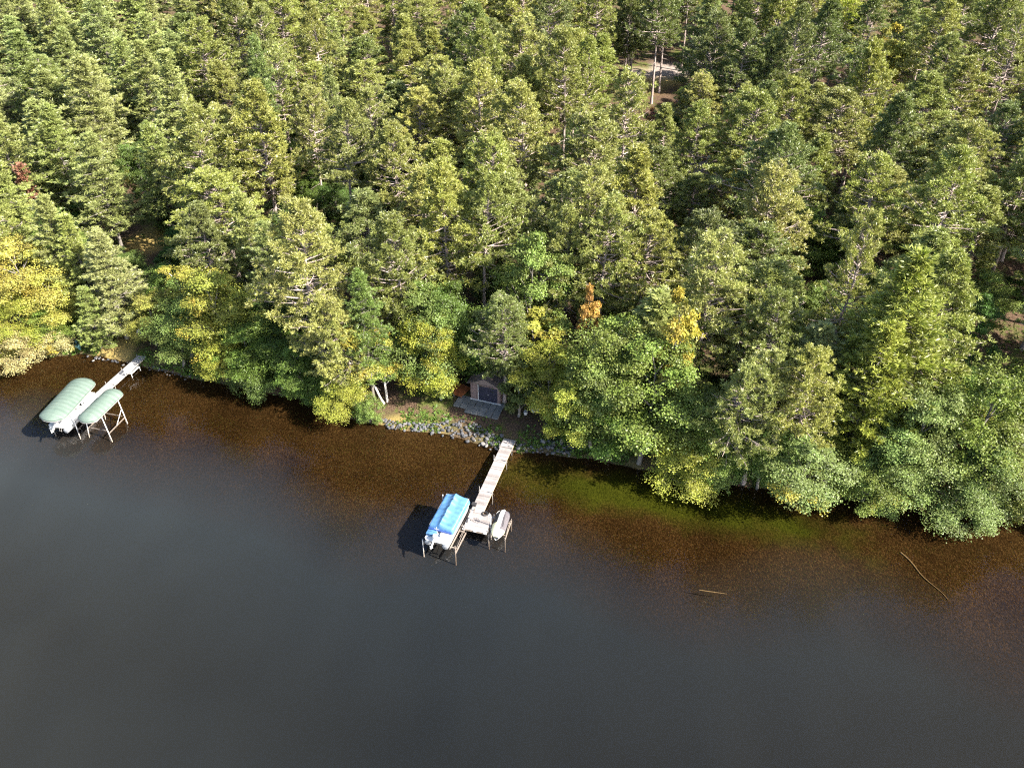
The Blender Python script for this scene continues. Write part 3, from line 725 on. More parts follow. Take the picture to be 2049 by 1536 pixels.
HOUSE = at(1432, 372, 3.5)
BOAT = at(971, 803, 1.1)
WINDOWS = [(1280, 128, 1350, 195), (1182, 272, 1204, 300), (215, 630, 300, 700), (280, 440, 318, 495), (612, 300, 630, 340)]
def hides(x, y, h, w):
    g0 = gz(x, y)
    for (a, b, c, d, ey) in CROWNS:
        if y > ey - 1.5: continue
        for f in (.5, .7, .85, 1.0):
            q = pix((x, y, g0 + f * h)); r = .38 * w * (1.25 - f) * F / (y * CP + (HC - f * h) * SP)
            if a - r < q[0] < c + r and b < q[1] < d: return True
    for f in (.4, .55, .7, .85, 1.0):
        q = pix((x, y, g0 + f * h)); r = .42 * w * (1.25 - f) * F / (y * CP + (HC - f * h) * SP)
        for (a, b, c, d) in WINDOWS:
            if a - r < q[0] < c + r and b < q[1] < d: return True
    return False
def blocked(x, y):
    p0 = pix((x, y, gz(x, y)))
    # open ground: lakeside lawn, landing, clearing, house
    if math.hypot(x - HOUSE.x, y - HOUSE.y) < 6.6: return True
    if 745 < p0[0] < 1150 and p0[1] > 745: return True
    if 205 < p0[0] < 310 and p0[1] > 590: return True
    if 250 < p0[0] < 330 and 425 < p0[1] < 520: return True
    if 1268 < p0[0] < 1375 and 100 < p0[1] < 225: return True
    if 1180 < p0[0] < 1330 and p0[1] > 900: return True
    if 430 < p0[0] < 620 and p0[1] > 770: return True
    return False

for mode, kind, px, py, h, w, col, kw in EX:
    {'apex': apex, 'foot': foot, 'span': span}[mode](kind, px, py, h, w, col, **kw)
CROWNS = []
for t in TREES:
    p = t[0].location; u = F / (p.y * CP + (HC - t[2]) * SP)
    a, b = pix((p.x, p.y, p.z + t[2])); c, d = pix((p.x, p.y, p.z + .78 * t[2]))
    CROWNS.append((a - .2 * t[3] * u, b, a + .2 * t[3] * u, d, p.y))
EXP = [(t[0].location.x, t[0].location.y, t[3]) for t in TREES]

# --- the rest of the wood -----------------------------------------------------
pts = []
cand = np.random.default_rng(5)
tries = 0
while tries < 26000:
    tries += 1
    y = cand.uniform(40, 205); x = cand.uniform(-1, 1) * (y * .66 + 24)
    d = float(sdist(x, y))
    if d < 5 or d > 140: continue
    p0 = pix((x, y, gz(x, y) + 12))
    if not (-260 < p0[0] < 2380): continue
    if p0[1] < -190: continue
    sp = 7.0 if d < 60 else 7.6
    if any((x - a) ** 2 + (y - b) ** 2 < sp ** 2 for a, b in pts): continue
    if any((x - a) ** 2 + (y - b) ** 2 < (2.2 + .30 * w) ** 2 for a, b, w in EXP): continue
    if blocked(x, y): continue
    pts.append((x, y))
for x, y in pts:
    pt = pix((x, y, gz(x, y) + 19)); d = float(sdist(x, y))
    r = random.random()
    leftw = 1 if pt[0] + pt[1] * .35 < 360 else 0
    if d < 12:
        kind = 'red' if r < .35 else ('leafy' if r < .8 else 'white')
    elif leftw:
        kind = 'white' if r < .72 else ('red' if r < .9 else 'leafy')
    else:
        kind = 'red' if r < .80 else ('thin' if r < .86 else ('white' if r < .92 else 'leafy'))
    if kind in ('red', 'thin'):
        h = random.choice([random.uniform(15, 20), random.uniform(18.5, 24.5)]); w = random.uniform(8.6, 11.8); c = random.choice([OLIVE, OLIVE, OLIVE2, DKOL])
    elif kind == 'white':
        h = random.uniform(16, 23); w = random.uniform(8.6, 11.2); c = random.choice([WHITE, WHITE, WHITE2])
    else:
        h = random.uniform(8, 12.5); w = random.uniform(5, 7); c = random.choice([GREEN, GREEN2, DGREEN])
    if d < 12: h *= .72
    if hides(x, y, h, w):
        kind = 'leafy'; h = random.uniform(3.5, 6); w = random.uniform(3.5, 5); c = random.choice([GREEN, DGREEN])
        if hides(x, y, h, w): continue
    put(kind, x, y, h, w, c, alpha=1.0 if kind != 'leafy' else random.uniform(.85, 1))
# understorey between the pines
n0 = len(TREES); tries = 0; und = []
while tries < 4000 and len(und) < 95:
    tries += 1
    y = cand.uniform(45, 150); x = cand.uniform(-1, 1) * (y * .62 + 10); d = float(sdist(x, y))
    if d < 4 or d > 75 or blocked(x, y): continue
    if any((x - a) ** 2 + (y - b) ** 2 < 5.0 ** 2 for a, b in und): continue
    if any((x - t[0].location.x) ** 2 + (y - t[0].location.y) ** 2 < 1.8 ** 2 for t in TREES): continue
    und.append((x, y))
for x, y in und:
    if random.random() < .8: put('leafy', x, y, random.uniform(4, 7.5), random.uniform(4, 5.6), random.choice([GREEN, DGREEN, GREEN2]), info='under')
    else: put('spruce', x, y, random.uniform(4, 8), random.uniform(2.6, 3.6), random.choice([WHITE2, DKOL]), info='under')
print('trees', len(TREES), 'fill', len(pts))

# ------------------------------------------------------------------ labels of the trees
LM = [('large gold tree', 50, 540), ('tan willow shrub', 70, 715), ('sandy landing', 255, 665), ('pale metal dock', 250, 740), ('rust red crown', 40, 345),
      ('tall pale white pine', 512, 150), ('yellow bush', 655, 375), ('small bright white pine', 700, 290), ('big olive pine', 600, 500),
      ('forked birch', 765, 750), ('boathouse', 970, 785), ('tall pale green maple', 1050, 560), ('slim orange maple', 1180, 600),
      ('upper gold tree', 1362, 640), ('candelabra shaped pine', 1408, 200), ('clearing', 1305, 150), ('brown roofed house', 1425, 360),
      ('slanting dark trunk', 1580, 120), ('leaning pine', 1690, 560), ('broad bright white pine', 1830, 620), ('rusty bush', 1920, 910),
      ('patchy yellow tree', 2005, 760), ('lime maple', 1110, 800), ('pointed olive pine', 890, 180), ('straight bare trunk', 976, 200),
      ('yellow birch', 355, 560), ('top right yellow tree', 1790, 90), ('bare shaded bank', 540, 775), ('bright overhanging tree', 1365, 910),
      ('half bare pine', 520, 40), ('orange log shed', 1193, 285), ('dark pine mid left', 790, 480)]
KW = {'red': 'pine', 'thin': 'sparse pine', 'white': 'white pine', 'spruce': 'young conifer', 'leafy': 'leafy tree', 'birch': 'birch', 'slim': 'slender tree', 'shrub': 'shrub', 'dead': 'dead conifer'}
CAT = {'red': 'pine tree', 'thin': 'pine tree', 'white': 'pine tree', 'spruce': 'conifer', 'leafy': 'tree', 'birch': 'birch', 'slim': 'tree', 'shrub': 'shrub', 'dead': 'dead conifer'}
GRP = {'red': 'red pines in the wood', 'thin': 'red pines in the wood', 'white': 'white pines in the wood', 'spruce': 'young conifers in the wood', 'leafy': 'broadleaf trees of the wood', 'birch': 'birches', 'slim': 'slender trees', 'shrub': 'shrubs on the shore', 'dead': 'dead conifers'}
TONE = {OLIVE: 'olive', OLIVE2: 'light olive', DKOL: 'dark olive', WHITE: 'pale green', WHITE2: 'blue green', GREEN: 'green', GREEN2: 'fresh green', DGREEN: 'dark green'}
by = {}
for t in TREES:
    r, kind, h, w_, col, info = t
    r['category'] = CAT[kind]; r['group'] = GRP[kind]
    p = r.location; top = pix((p.x, p.y, p.z + h)); mid = pix((p.x, p.y, p.z + .65 * h))
    if info and info != 'under':
        r['label'] = info; continue
    size = ('small ' if h < 6 else '') if kind in ('leafy', 'spruce') else ('tall ' if h > 21 else ('short ' if h < 15 else ''))
    tone = TONE.get(col, 'green')
    if mid[0] < -20: lab = f'{size}{tone} {KW[kind]} beyond the left edge of the view'
    elif mid[0] > 2070: lab = f'{size}{tone} {KW[kind]} beyond the right edge of the view'
    elif mid[1] < 0: lab = f'{size}{tone} {KW[kind]} at the top edge, behind the ' + min(LM, key=lambda a: abs(a[1] - mid[0]))[0]
    else:
        n, lx, ly = min(LM, key=lambda a: (a[1] - mid[0]) ** 2 + ((a[2] - mid[1]) * 1.3) ** 2)
        dx, dy = mid[0] - lx, mid[1] - ly
        if abs(dx) < 30 and abs(dy) < 30: rel = 'right beside'
        elif abs(dy) > 2 * abs(dx): rel = 'behind' if dy < 0 else 'in front of'
        elif abs(dx) > 2 * abs(dy): rel = 'left of' if dx < 0 else 'right of'
        else: rel = ('behind-' if dy < 0 else 'front-') + ('left of' if dx < 0 else 'right of')
        lab = f'{size}{tone} {KW[kind]} {rel} the {n}'
    by.setdefault(lab, []).append((r, mid))
ORD = ['nearest', 'second', 'third', 'fourth', 'fifth', 'sixth', 'seventh', 'eighth', 'ninth', 'tenth']
for lab, ls in by.items():
    if len(ls) == 1: ls[0][0]['label'] = lab; continue
    ls.sort(key=lambda a: -a[1][1])
    for i, (r, mid) in enumerate(ls):
        if len(ls) == 2: r['label'] = lab + (', nearer the lake' if i == 0 else ', farther from the lake')
        elif i < 10: r['label'] = lab + (', ' + ('nearest the lake' if i == 0 else ORD[i] + ' from the lake'))
        else: r['label'] = lab + ', number %d from the lake' % (i + 1)

# ------------------------------------------------------------------ materials for built things
def mat_boards(name, c1, c2, rough=.8):
    """weathered boards: every board its own tone, grain along it"""
    m, nt, out = newmat(name); L = nt.links.new
    geo = N(nt, 'ShaderNodeNewGeometry'); tc = N(nt, 'ShaderNodeTexCoord')
    mp = N(nt, 'ShaderNodeMapping'); mp.inputs['Scale'].default_value = (1.5, 14, 6); L(tc.outputs['Object'], mp.inputs['Vector'])
    n1 = N(nt, 'ShaderNodeTexNoise', Scale=2.0, Detail=5.0, Roughness=.7); L(mp.outputs['Vector'], n1.inputs['Vector'])
    n2 = N(nt, 'ShaderNodeTexNoise', Scale=.9, Detail=4.0); L(tc.outputs['Object'], n2.inputs['Vector'])
    a = N(nt, 'ShaderNodeMath', operation='MULTIPLY_ADD'); a.inputs[1].default_value = .45; L(geo.outputs['Random Per Island'], a.inputs[0])
    b_ = N(nt, 'ShaderNodeMath', operation='MULTIPLY'); b_.inputs[1].default_value = .55; L(n1.outputs['Fac'], b_.inputs[0]); L(b_.outputs[0], a.inputs[2])
    c_ = N(nt, 'ShaderNodeMath', operation='MULTIPLY_ADD'); c_.inputs[1].default_value = .35; L(n2.outputs['Fac'], c_.inputs[0]); L(a.outputs[0], c_.inputs[2])
    r = ramp(nt, [(.35, c1), (.95, c2)]); L(c_.outputs[0], r.inputs['Fac'])
    b = N(nt, 'ShaderNodeBsdfPrincipled', Roughness=rough); b.inputs['Specular IOR Level'].default_value = .25
    L(r.outputs['Color'], b.inputs['Base Color']); L(b.outputs[0], out.inputs['Surface'])
    return m
def mat_canvas(name, col, col2):
    m, nt, out = newmat(name); L = nt.links.new
    tc = N(nt, 'ShaderNodeTexCoord')
    n1 = N(nt, 'ShaderNodeTexNoise', Scale=1.4, Detail=5.0, Roughness=.65); L(tc.outputs['Object'], n1.inputs['Vector'])
    wv = N(nt, 'ShaderNodeTexWave', Scale=.55, bands_direction='Y', Distortion=.6); L(tc.outputs['Object'], wv.inputs['Vector'])
    r = ramp(nt, [(.3, col2), (.65, col)]); L(n1.outputs['Fac'], r.inputs['Fac'])
    b = N(nt, 'ShaderNodeBsdfPrincipled', Roughness=.55); b.inputs['Specular IOR Level'].default_value = .3
    L(r.outputs['Color'], b.inputs['Base Color'])
    ad = N(nt, 'ShaderNodeMath', operation='ADD'); L(n1.outputs['Fac'], ad.inputs[0]); L(wv.outputs['Fac'], ad.inputs[1])
    bp = N(nt, 'ShaderNodeBump', Strength=.6, Distance=.06); L(ad.outputs[0], bp.inputs['Height']); L(bp.outputs['Normal'], b.inputs['Normal'])
    L(b.outputs[0], out.inputs['Surface'])
    return m
M['dockwood'] = mat_boards('weathered_dock_boards', (.135, .117, .112), (.345, .322, .315))
M['alu'] = mat_boards('pale_dock_panels', (.21, .207, .21), (.31, .305, .305), .55)
M['edge'] = mat_simple('dock_edge_board', (.34, .27, .20), .8, 0, .3, 4)
M['galv'] = mat_simple('galvanised_pipe', (.42, .40, .38), .45, .5, .25, 9)
M['frame'] = mat_simple('lift_frame', (.24, .20, .17), .5, .2, .3, 5, dirt=(.22, .17, .13))
M['white'] = mat_simple('white_paint', (.62, .61, .60), .4, 0, .14, 5)
M['cream'] = mat_simple('cream_gelcoat', (.60, .58, .36), .3, 0, .1, 3)
M['gel'] = mat_simple('white_gelcoat', (.64, .64, .62), .28, 0, .1, 3)
M['tube'] = mat_simple('pontoon_metal', (.52, .53, .55), .35, .6, .2, 4)
M['blue'] = mat_canvas('blue_boat_cover', (.078, .185, .345), (.05, .135, .275))
M['navy'] = mat_simple('dark_blue_trim', (.03, .07, .25), .5, 0, .2, 5)
M['vinyl'] = mat_canvas('pale_green_canopy', (.118, .158, .132), (.088, .128, .106))
M['charcoal'] = mat_simple('charcoal_cover', (.030, .028, .030), .7, 0, .25, 6, bump=.3)
M['greycov'] = mat_simple('grey_cover', (.082, .074, .082), .7, 0, .2, 6, bump=.3)
M['black'] = mat_simple('black_rubber', (.02, .02, .022), .6, 0, .3, 8)
M['motor'] = mat_simple('motor_shell', (.42, .42, .43), .35, .1, .3, 6)
M['stone'] = mat_simple('field_stone', (.26, .25, .25), .85, 0, .45, 2.6, dirt=(.12, .115, .11), bump=.5)
M['slab'] = mat_boards('patio_slab', (.11, .115, .115), (.20, .20, .19))
M['siding'] = mat_boards('brown_siding', (.11, .075, .068), (.19, .135, .125))
M['door'] = mat_simple('dark_door', (.022, .022, .038), .45, 0, .3, 3)
M['shingle'] = mat_boards('brown_shingle', (.085, .065, .060), (.22, .17, .155))
M['deckred'] = mat_boards('red_brown_deck', (.20, .060, .022), (.34, .11, .04))
M['log'] = mat_boards('orange_log_wall', (.40, .20, .07), (.62, .36, .13))
M['redwall'] = mat_boards('dark_red_wall', (.12, .03, .025), (.20, .055, .04))
M['teal'] = mat_simple('teal_plastic', (.12, .26, .27), .45, 0, .15, 4)
M['glass'] = mat_simple('window_glass', (.03, .04, .05), .1, 0, .2, 3)
M['sunk'] = mat_simple('sunken_wood', (.13, .085, .035), .9, 0, .4, 6, bump=.5)

def place(px, py, dz=0.0):
    g0 = 1.0
    for _ in range(6):
        p = at(px, py, g0); g0 = gz(p.x, p.y)
    return Vector((p.x, p.y, g0 + dz))

# ------------------------------------------------------------------ grey L-shaped dock
ROT = R_(-16.5)
P2 = at(925.5, 1056.8, .6)
dock = empty('boat_dock', (P2.x, P2.y, 0), ROT, 'weathered grey wooden dock with an L-shaped end, beside the blue covered boat', 'dock')
def boards(mb, x0, x1, y0, y1, z, bw=.14, gap=.012):
    y = y0
    while y < y1 - .02:
        w_ = min(bw, y1 - y)
        mb.box(((x0 + x1) / 2 + random.uniform(-.008, .008), y + w_ / 2, z + random.uniform(-.004, .004)), (x1 - x0 + random.uniform(-.02, .02), w_ - gap, .038))
        y += bw
for nm, x0, x1, y0, y1, z in (('end_platform', 0, 2.36, 0, 2.32, .60), ('deck_section', 0, 1.22, 2.34, 5.26, .60), ('deck_section', 0, 1.22, 5.29, 10.08, .605), ('deck_section', 0, 1.22, 10.11, 12.15, .61), ('shore_ramp', -.04, 1.28, 12.18, 13.5, .66)):
    mb = MB(); boards(mb, x0, x1, y0, y1, z); s_ = mb.build(nm, M['dockwood'], dock)
    fr = MB()
    for xx in (x0 + .02, x1 - .02): fr.box((xx, (y0 + y1) / 2, z - .105), (.05, y1 - y0 - .01, .16))
    for yy in (y0 + .04, y1 - .04): fr.box(((x0 + x1) / 2, yy, z - .106), (x1 - x0 - .12, .05, .15))
    fr.build('frame', M['edge'], s_)
for (xx, yy, top) in ((-.06, 10.1, 1.15), (1.28, 10.1, 1.1), (-.06, 5.27, 1.2), (1.28, 5.27, 1.1), (-.06, 12.1, 1.0), (1.28, 12.0, .75), (-.06, .3, .8), (2.42, .3, .8), (2.42, 2.2, 1.0), (-.06, 2.4, .8)):
    mb = MB(); mb.tube([(xx, yy, -1.9), (xx, yy, top)], .032, 8); p_ = mb.build('post', M['galv'], dock, True)
    mb = MB(); mb.box((xx, yy, .55), (.11, .11, .16)); mb.build('bracket', M['galv'], p_)
mb = MB()
for xx, yy in ((.1, .02), (1.2, .02), (2.2, .02)): mb.box((xx, yy - .035, .56), (.3, .06, .1), bev=.02)
mb.build('bumper', M['white'], dock)

# coil of hose and a small box on the dock
def rope_coil(name, loc, r, mat):
    mb = MB(); pts_ = []
    for i in range(90):
        t = i / 89 * 2 * math.pi * 4.2; rr = r * (.55 + .45 * i / 89)
        pts_.append((rr * math.cos(t), rr * math.sin(t), .03 + .012 * math.sin(t * 1.7)))
    mb.tube(pts_, .022, 6); return mb.build(name, mat, None, True, loc)
c_ = at(970, 1027.5, .63); c_ = rope_coil('hose_coil', (c_.x, c_.y, .625), .34, M['black'])
tag(c_, 'black hose coiled on the corner of the grey dock', 'hose')
bx = at(949, 1010.5, .62); mb = MB(); mb.box((0, 0, .1), (.42, .34, .2), bev=.04); mb.box((0, 0, .215), (.46, .38, .03), bev=.05)
o = mb.build('storage_box', M['charcoal'], None, False, (bx.x, bx.y, .63)); o.rotation_euler.z = ROT
tag(o, 'small dark box at the edge of the grey dock beside the boat lift', 'box')

# ------------------------------------------------------------------ pontoon boats
def make_pontoon(name, label, cover):
    rt = empty(name, (0, 0, 0), 0, label, 'boat')
    for sx in (-.86, .86):
        mb = MB(); ys = [-2.95, -2.9, -2.4, 0, 2.0, 2.5, 2.85, 3.02]; rr = [.20, .30, .33, .33, .33, .27, .15, .03]
        mb.tube([(sx, y, .33 + (.12 if y > 2.4 else 0) * (y - 2.4) / .6) for y in ys], rr, 16); mb.build('pontoon', M['tube'], rt, True)
    mb = MB(); mb.box((0, -.05, .72), (2.36, 5.75, .09), bev=.18); mb.build('deck', M['gel'], rt)
    mb = MB()
    mb.box((1.12, .5, 1.08), (.05, 4.1, .62)); mb.box((-1.12, .5, 1.08), (.05, 4.1, .62)); mb.box((0, 2.57, 1.08), (2.2, .05, .62)); mb.box((0, -1.57, 1.06), (2.19, .05, .6))
    mb.build('side_panel', M['white'], rt)
    mb = MB()
    for sx in (-1.14, 1.14):
        mb.tube([(sx, -1.6, 1.42), (sx, 2.6, 1.42)], .022, 6)
        for y in (-1.6, -.6, .4, 1.5, 2.6): mb.tube([(sx * 1.012, y, .76), (sx * 1.012, y, 1.42)], .018, 6)
    mb.tube([(-1.14, 2.62, 1.42), (1.14, 2.62, 1.42)], .022, 6); mb.build('railing', M['galv'], rt, True)
    if cover:
        nu, nv = 41, 61
        U, Vv = np.meshgrid(np.sin(np.linspace(-1, 1, nu) * math.pi / 2), np.sin(np.linspace(-1, 1, nv) * math.pi / 2))
        yl = 2.28; X = U * 1.24; Y = .48 + Vv * yl
        ex = np.clip(1 - np.abs(U) ** 18, 0, 1) ** .5; ey = np.clip(1 - np.abs(Vv) ** 24, 0, 1) ** .5
        ridge = .34 * np.exp(-np.abs(X + .12) / .42)
        pole = sum(.10 * np.exp(-(((X + .12) / .35) ** 2 + ((Y - yy) / .32) ** 2)) for yy in (-.9, .3, 1.35, 2.2))
        sag = .05 * np.sin(Y * 3.1 + 1) * np.exp(-(X / .9) ** 2) + .03 * (vnoise(X * 3 + 9, Y * 2.2) - .5) * 2
        Z = .92 + (.56 + ridge + pole + sag) * ex * ey
        Y = np.where(np.abs(U) > .86, .48 + (Y - .48) * (1 - .05 * (np.abs(U) - .86) / .14), Y)
        mb = MB(); mb.grid(np.stack([X, Y, Z], -1)); cv = mb.build('boat_cover', M['blue'], rt, True)
        for yy in (-.5, .75, 1.75):
            mb = MB(); mb.tube([(-.12, yy, 1.86), (-.12, yy, 1.895)], [.075, .06], 10); mb.build('vent_cap', M['black'], cv)
        mb = MB(); mb.box((0, -1.86, 1.14), (2.3, .10, .16), bev=.03); mb.build('hem', M['navy'], cv)
        X2, Y2 = np.meshgrid(np.linspace(-1.17, -.25, 9), np.linspace(-2.5, -1.92, 8))
        Z2 = 1.02 + .12 * np.cos((X2 + .7) * 2.2) * np.cos((Y2 + 2.2) * 3) ; mb = MB(); mb.grid(np.stack([X2, Y2, Z2], -1)); mb.box((-.71, -2.21, .9), (.88, .54, .18)); mb.build('seat_cover', M['blue'], rt, True)
        mb = MB(); mb.box((.55, -2.05, .88), (.9, .5, .22), bev=.1); mb.build('stern_seat', M['gel'], rt)
    else:
        for (x, y, dx, dy) in ((-.75, 1.6, .6, 1.6), (.75, 1.6, .6, 1.6), (.7, -.9, .7, 1.0), (-.7, -.9, .7, 1.0)):
            mb = MB(); mb.box((x, y, .95), (dx, dy, .36), bev=.1); mb.box((x + (.25 if x > 0 else -.25), y, 1.2), (.14, dy, .3), bev=.05); mb.build('bench_seat', M['gel'], rt)
        mb = MB(); mb.box((.35, .15, 1.1), (.6, .4, .7), bev=.08); mb.build('helm_console', M['motor'], rt)
        mb = MB()
        for x in (.25, .45): mb.tube([(x, -2.95, .8), (x, -3.05, .3)], .02, 6)
        mb.build('boarding_ladder', M['galv'], rt)
    mt = MB(); mt.box((-.18, -2.72, 1.16), (.36, .52, .34), bev=.1); mt.box((-.18, -2.76, 1.36), (.28, .38, .1), bev=.1)
    mo = mt.build('outboard_motor', M['motor'], rt)
    lg = MB(); lg.tube([(-.18, -2.9, 1.02), (-.18, -3.25, .86), (-.18, -3.55, .72)], [.12, .09, .08], 8); lg.tube([(-.18, -3.42, .80), (-.18, -3.75, .55)], [.06, .03], 8); lg.build('motor_leg', M['motor'], mo, True)
    pr = MB()
    for k in range(3):
        a = k * 2.094; pr.box((-.18 + .12 * math.cos(a), -3.66, .72 + .12 * math.sin(a)), (.13, .04, .12), bev=.02)
    pr.build('propeller', M['gel'], mo)
    st = MB(); st.tube([(-.15, -2.2, 1.0), (-.15, -2.25, 2.0)], .016, 6); st.tube([(-.40, -2.25, 1.72), (.1, -2.25, 1.72)], .014, 6); st.build('stern_light_pole', M['white'], rt)
    return rt

bp_ = at(896, 1038, 1.3)
boat = make_pontoon('pontoon_boat', 'white pontoon boat under a bright blue cover, on a lift beside the grey dock', True)
boat.location = (bp_.x, bp_.y, .42); boat.rotation_euler.z = R_(-18.5)

def make_lift(name, loc, rz, label, W, L, wheel=True):
    rt = empty(name, loc, rz, label, 'boat lift')
    for sx in (-1, 1):
        for sy in (-1, 1):
            mb = MB(); mb.tube([(sx * W, sy * L, -1.9), (sx * W, sy * L, (1.75 if sy > 0 else .7) if sx < 0 else .95)], .05, 8); mb.build('corner_post', M['white'] if sx < 0 else M['frame'], rt, True)
        mb = MB(); mb.box((sx * W, 0, -.05), (.09, 2 * L - .12, .14)); mb.build('side_beam', M['frame'], rt)
        mb = MB(); mb.box((sx * W * .66, 0, .34), (.10, 2 * L, .09)); mb.build('bunk', M['frame'], rt)
    for sy in (-.85, .0, .85):
        mb = MB(); mb.box((0, sy * L, .22), (2 * W - .1, .09, .12)); mb.build('cross_beam', M['frame'], rt)
    if wheel:
        mb = MB(); mb.box((W + .02, L * .62, 1.1), (.10, .9, .12), .12); mb.box((W + .02, L * .45, .75), (.06, .7, .5)); mb.build('winch_plate', M['white'], rt)
        mb = MB(); mb.tube([(W + .12, L * .5, 1.0), (W + .30, L * .5, 1.0)], .22, 14); mb.build('winch_drum', M['galv'], rt, True)
        mb = MB(); mb.tube([(W - .02, -L * .9, .3), (W + .02, L * .3, .9)], .018, 6); mb.tube([(W - .25, -L * .3, .25), (W, L * .1, .9)], .018, 6); mb.build('cable_brace', M['frame'], rt)
    return rt
make_lift('boat_lift', (bp_.x + .1, bp_.y - .15, 0), R_(-18.5), 'metal boat lift with white corner posts holding the blue covered boat', 1.62, 2.55)

# ------------------------------------------------------------------ personal watercraft on its lift
jp = at(1001, 1050, .8)
jet = empty('personal_watercraft', (jp.x, jp.y, .52), R_(-13), 'white and cream personal watercraft under a grey cover beside the dock platform', 'watercraft')
nv, nu = 33, 21
vv = np.linspace(-1, 1, nv); half = .68 * np.clip(1 - np.abs(vv) ** np.where(vv > 0, 9.0, 3.6) * np.where(vv > 0, 1, .86), 0.02, 1) ** .55
half = np.where(vv < -.8, half * .98, half)
U, Vv = np.meshgrid(np.linspace(-1, 1, nu), vv)
X = U * half[:, None]; Y = Vv * 1.66
Zb = -.05 + .42 * np.abs(U) ** 2.2 + .22 * np.clip(Vv, 0, 1) ** 3
Zt = .37 + .40 * np.clip(1 - np.abs(U) ** 2.6, 0, 1) * np.clip(1.06 - ((Vv - .15) / 1.15) ** 2, 0, 1) ** .8 + .10 * np.clip(Vv, 0, 1) ** 3 + .10 * np.exp(-((Vv - .25) / .2) ** 2) * np.exp(-(U / .5) ** 2)
mb = MB(); mb.grid(np.stack([X, Y, Zb], -1), True); mb.build('hull', M['gel'], jet, True)
Pt = np.stack([X, Y, Zt], -1)
sets = {'cover': MB(), 'cover_stripe': MB(), 'stern_deck': MB(), 'grey_cover_side': MB()}
for i in range(nv - 1):
    for j in range(nu - 1):
        q = np.array([Pt[i, j], Pt[i, j + 1], Pt[i + 1, j + 1], Pt[i + 1, j]]); c = q.mean(0)
        k = 'stern_deck' if (c[1] < -.80 + .5 * (c[0] < -.1)) else ('cover_stripe' if abs(c[0] + .06) < .19 else ('cover' if c[0] < 0 else 'grey_cover_side'))
        if c[0] < -.25 and c[1] < -.1: k = 'stern_deck'
        sets[k].add(q, [[0, 1, 2, 3]])
mm_ = {'cover': 'charcoal', 'cover_stripe': 'gel', 'stern_deck': 'cream', 'grey_cover_side': 'greycov'}
for k, mb in sets.items():
    o = mb.build(k, M[mm_[k]], jet, False)
mb = MB(); mb.tube([(.28, .9, .92), (.34, .1, .86), (.38, -.5, .70)], .022, 6); mb.build('strap', M['black'], jet, True)
lf = empty('watercraft_lift', (jp.x, jp.y, 0), R_(-14), 'small metal lift with a tall winch post under the covered watercraft', 'boat lift')
for sx in (-.78, .78):
    mb = MB(); mb.box((sx, 0, .30), (.08, 2.6, .08)); mb.build('side_beam', M['frame'], lf)
    for sy in (-1.25, 1.25):
        mb = MB(); mb.tube([(sx, sy, -1.9), (sx, sy, .55)], .035, 8); mb.build('leg', M['frame'], lf, True)
for sx in (-.3, .3):
    mb = MB(); mb.box((sx, 0, .45), (.12, 2.3, .06)); mb.build('bunk', M['frame'], lf)
mb = MB()
for sy in (-.8, .8): mb.box((0, sy, .39), (1.5, .07, .07))
mb.build('cross_beam', M['frame'], lf)
mb = MB(); mb.tube([(.80, -1.0, .3), (.80, -.4, .9), (.80, .7, .9), (.80, 1.1, .3)], .025, 6); mb.build('guide_rail', M['frame'], lf, True)
mb = MB(); mb.tube([(-.90, -.1, -1.5), (-.90, -.1, 1.95)], .045, 8); mb.box((-.93, -.1, 1.86), (.12, .16, .30), bev=.03); wp = mb.build('winch_post', M['white'], lf, False)
mb = MB()
for i in range(20):
    a0, a1 = i * math.pi / 10, (i + 1) * math.pi / 10
    mb.tube([(-1.06, -.1 + .3 * math.cos(a0), 1.8 + .3 * math.sin(a0)), (-1.06, -.1 + .3 * math.cos(a1), 1.8 + .3 * math.sin(a1))], .02, 5, False)
for i in range(3):
    a = i * math.pi / 3; mb.tube([(-1.06, -.1 - .3 * math.cos(a), 1.8 - .3 * math.sin(a)), (-1.06, -.1 + .3 * math.cos(a), 1.8 + .3 * math.sin(a))], .012, 5)
mb.build('winch_wheel', M['galv'], wp)

# ------------------------------------------------------------------ left dock, canopies, second boat
A1, B1 = at(155, 828, .5), at(284, 712.4, .5)
ang = -math.atan2(B1.x - A1.x, B1.y - A1.y); Ld = (B1 - A1).length
d2 = empty('aluminium_dock', (A1.x, A1.y, 0), ang, 'straight pale metal dock between the two green boat canopies', 'dock')
n_ = 4
for k in range(n_):
    y0, y1 = Ld * k / n_ + .01, Ld * (k + 1) / n_ - .01
    mb = MB(); boards(mb, -.52, .52, y0, y1, .5, .15, .008); s_ = mb.build('deck_section', M['alu'], d2)
    fr = MB(); fr.box((-.53, (y0 + y1) / 2, .43), (.05, y1 - y0, .13)); fr.box((.53, (y0 + y1) / 2, .43), (.05, y1 - y0, .13)); fr.build('frame', M['galv'], s_)
    for sx in (-.6, .6):
        mb = MB(); mb.tube([(sx, y1 - .15, -1.6), (sx, y1 - .15, .78)], .03, 8); mb.build('post', M['galv'], d2, True)
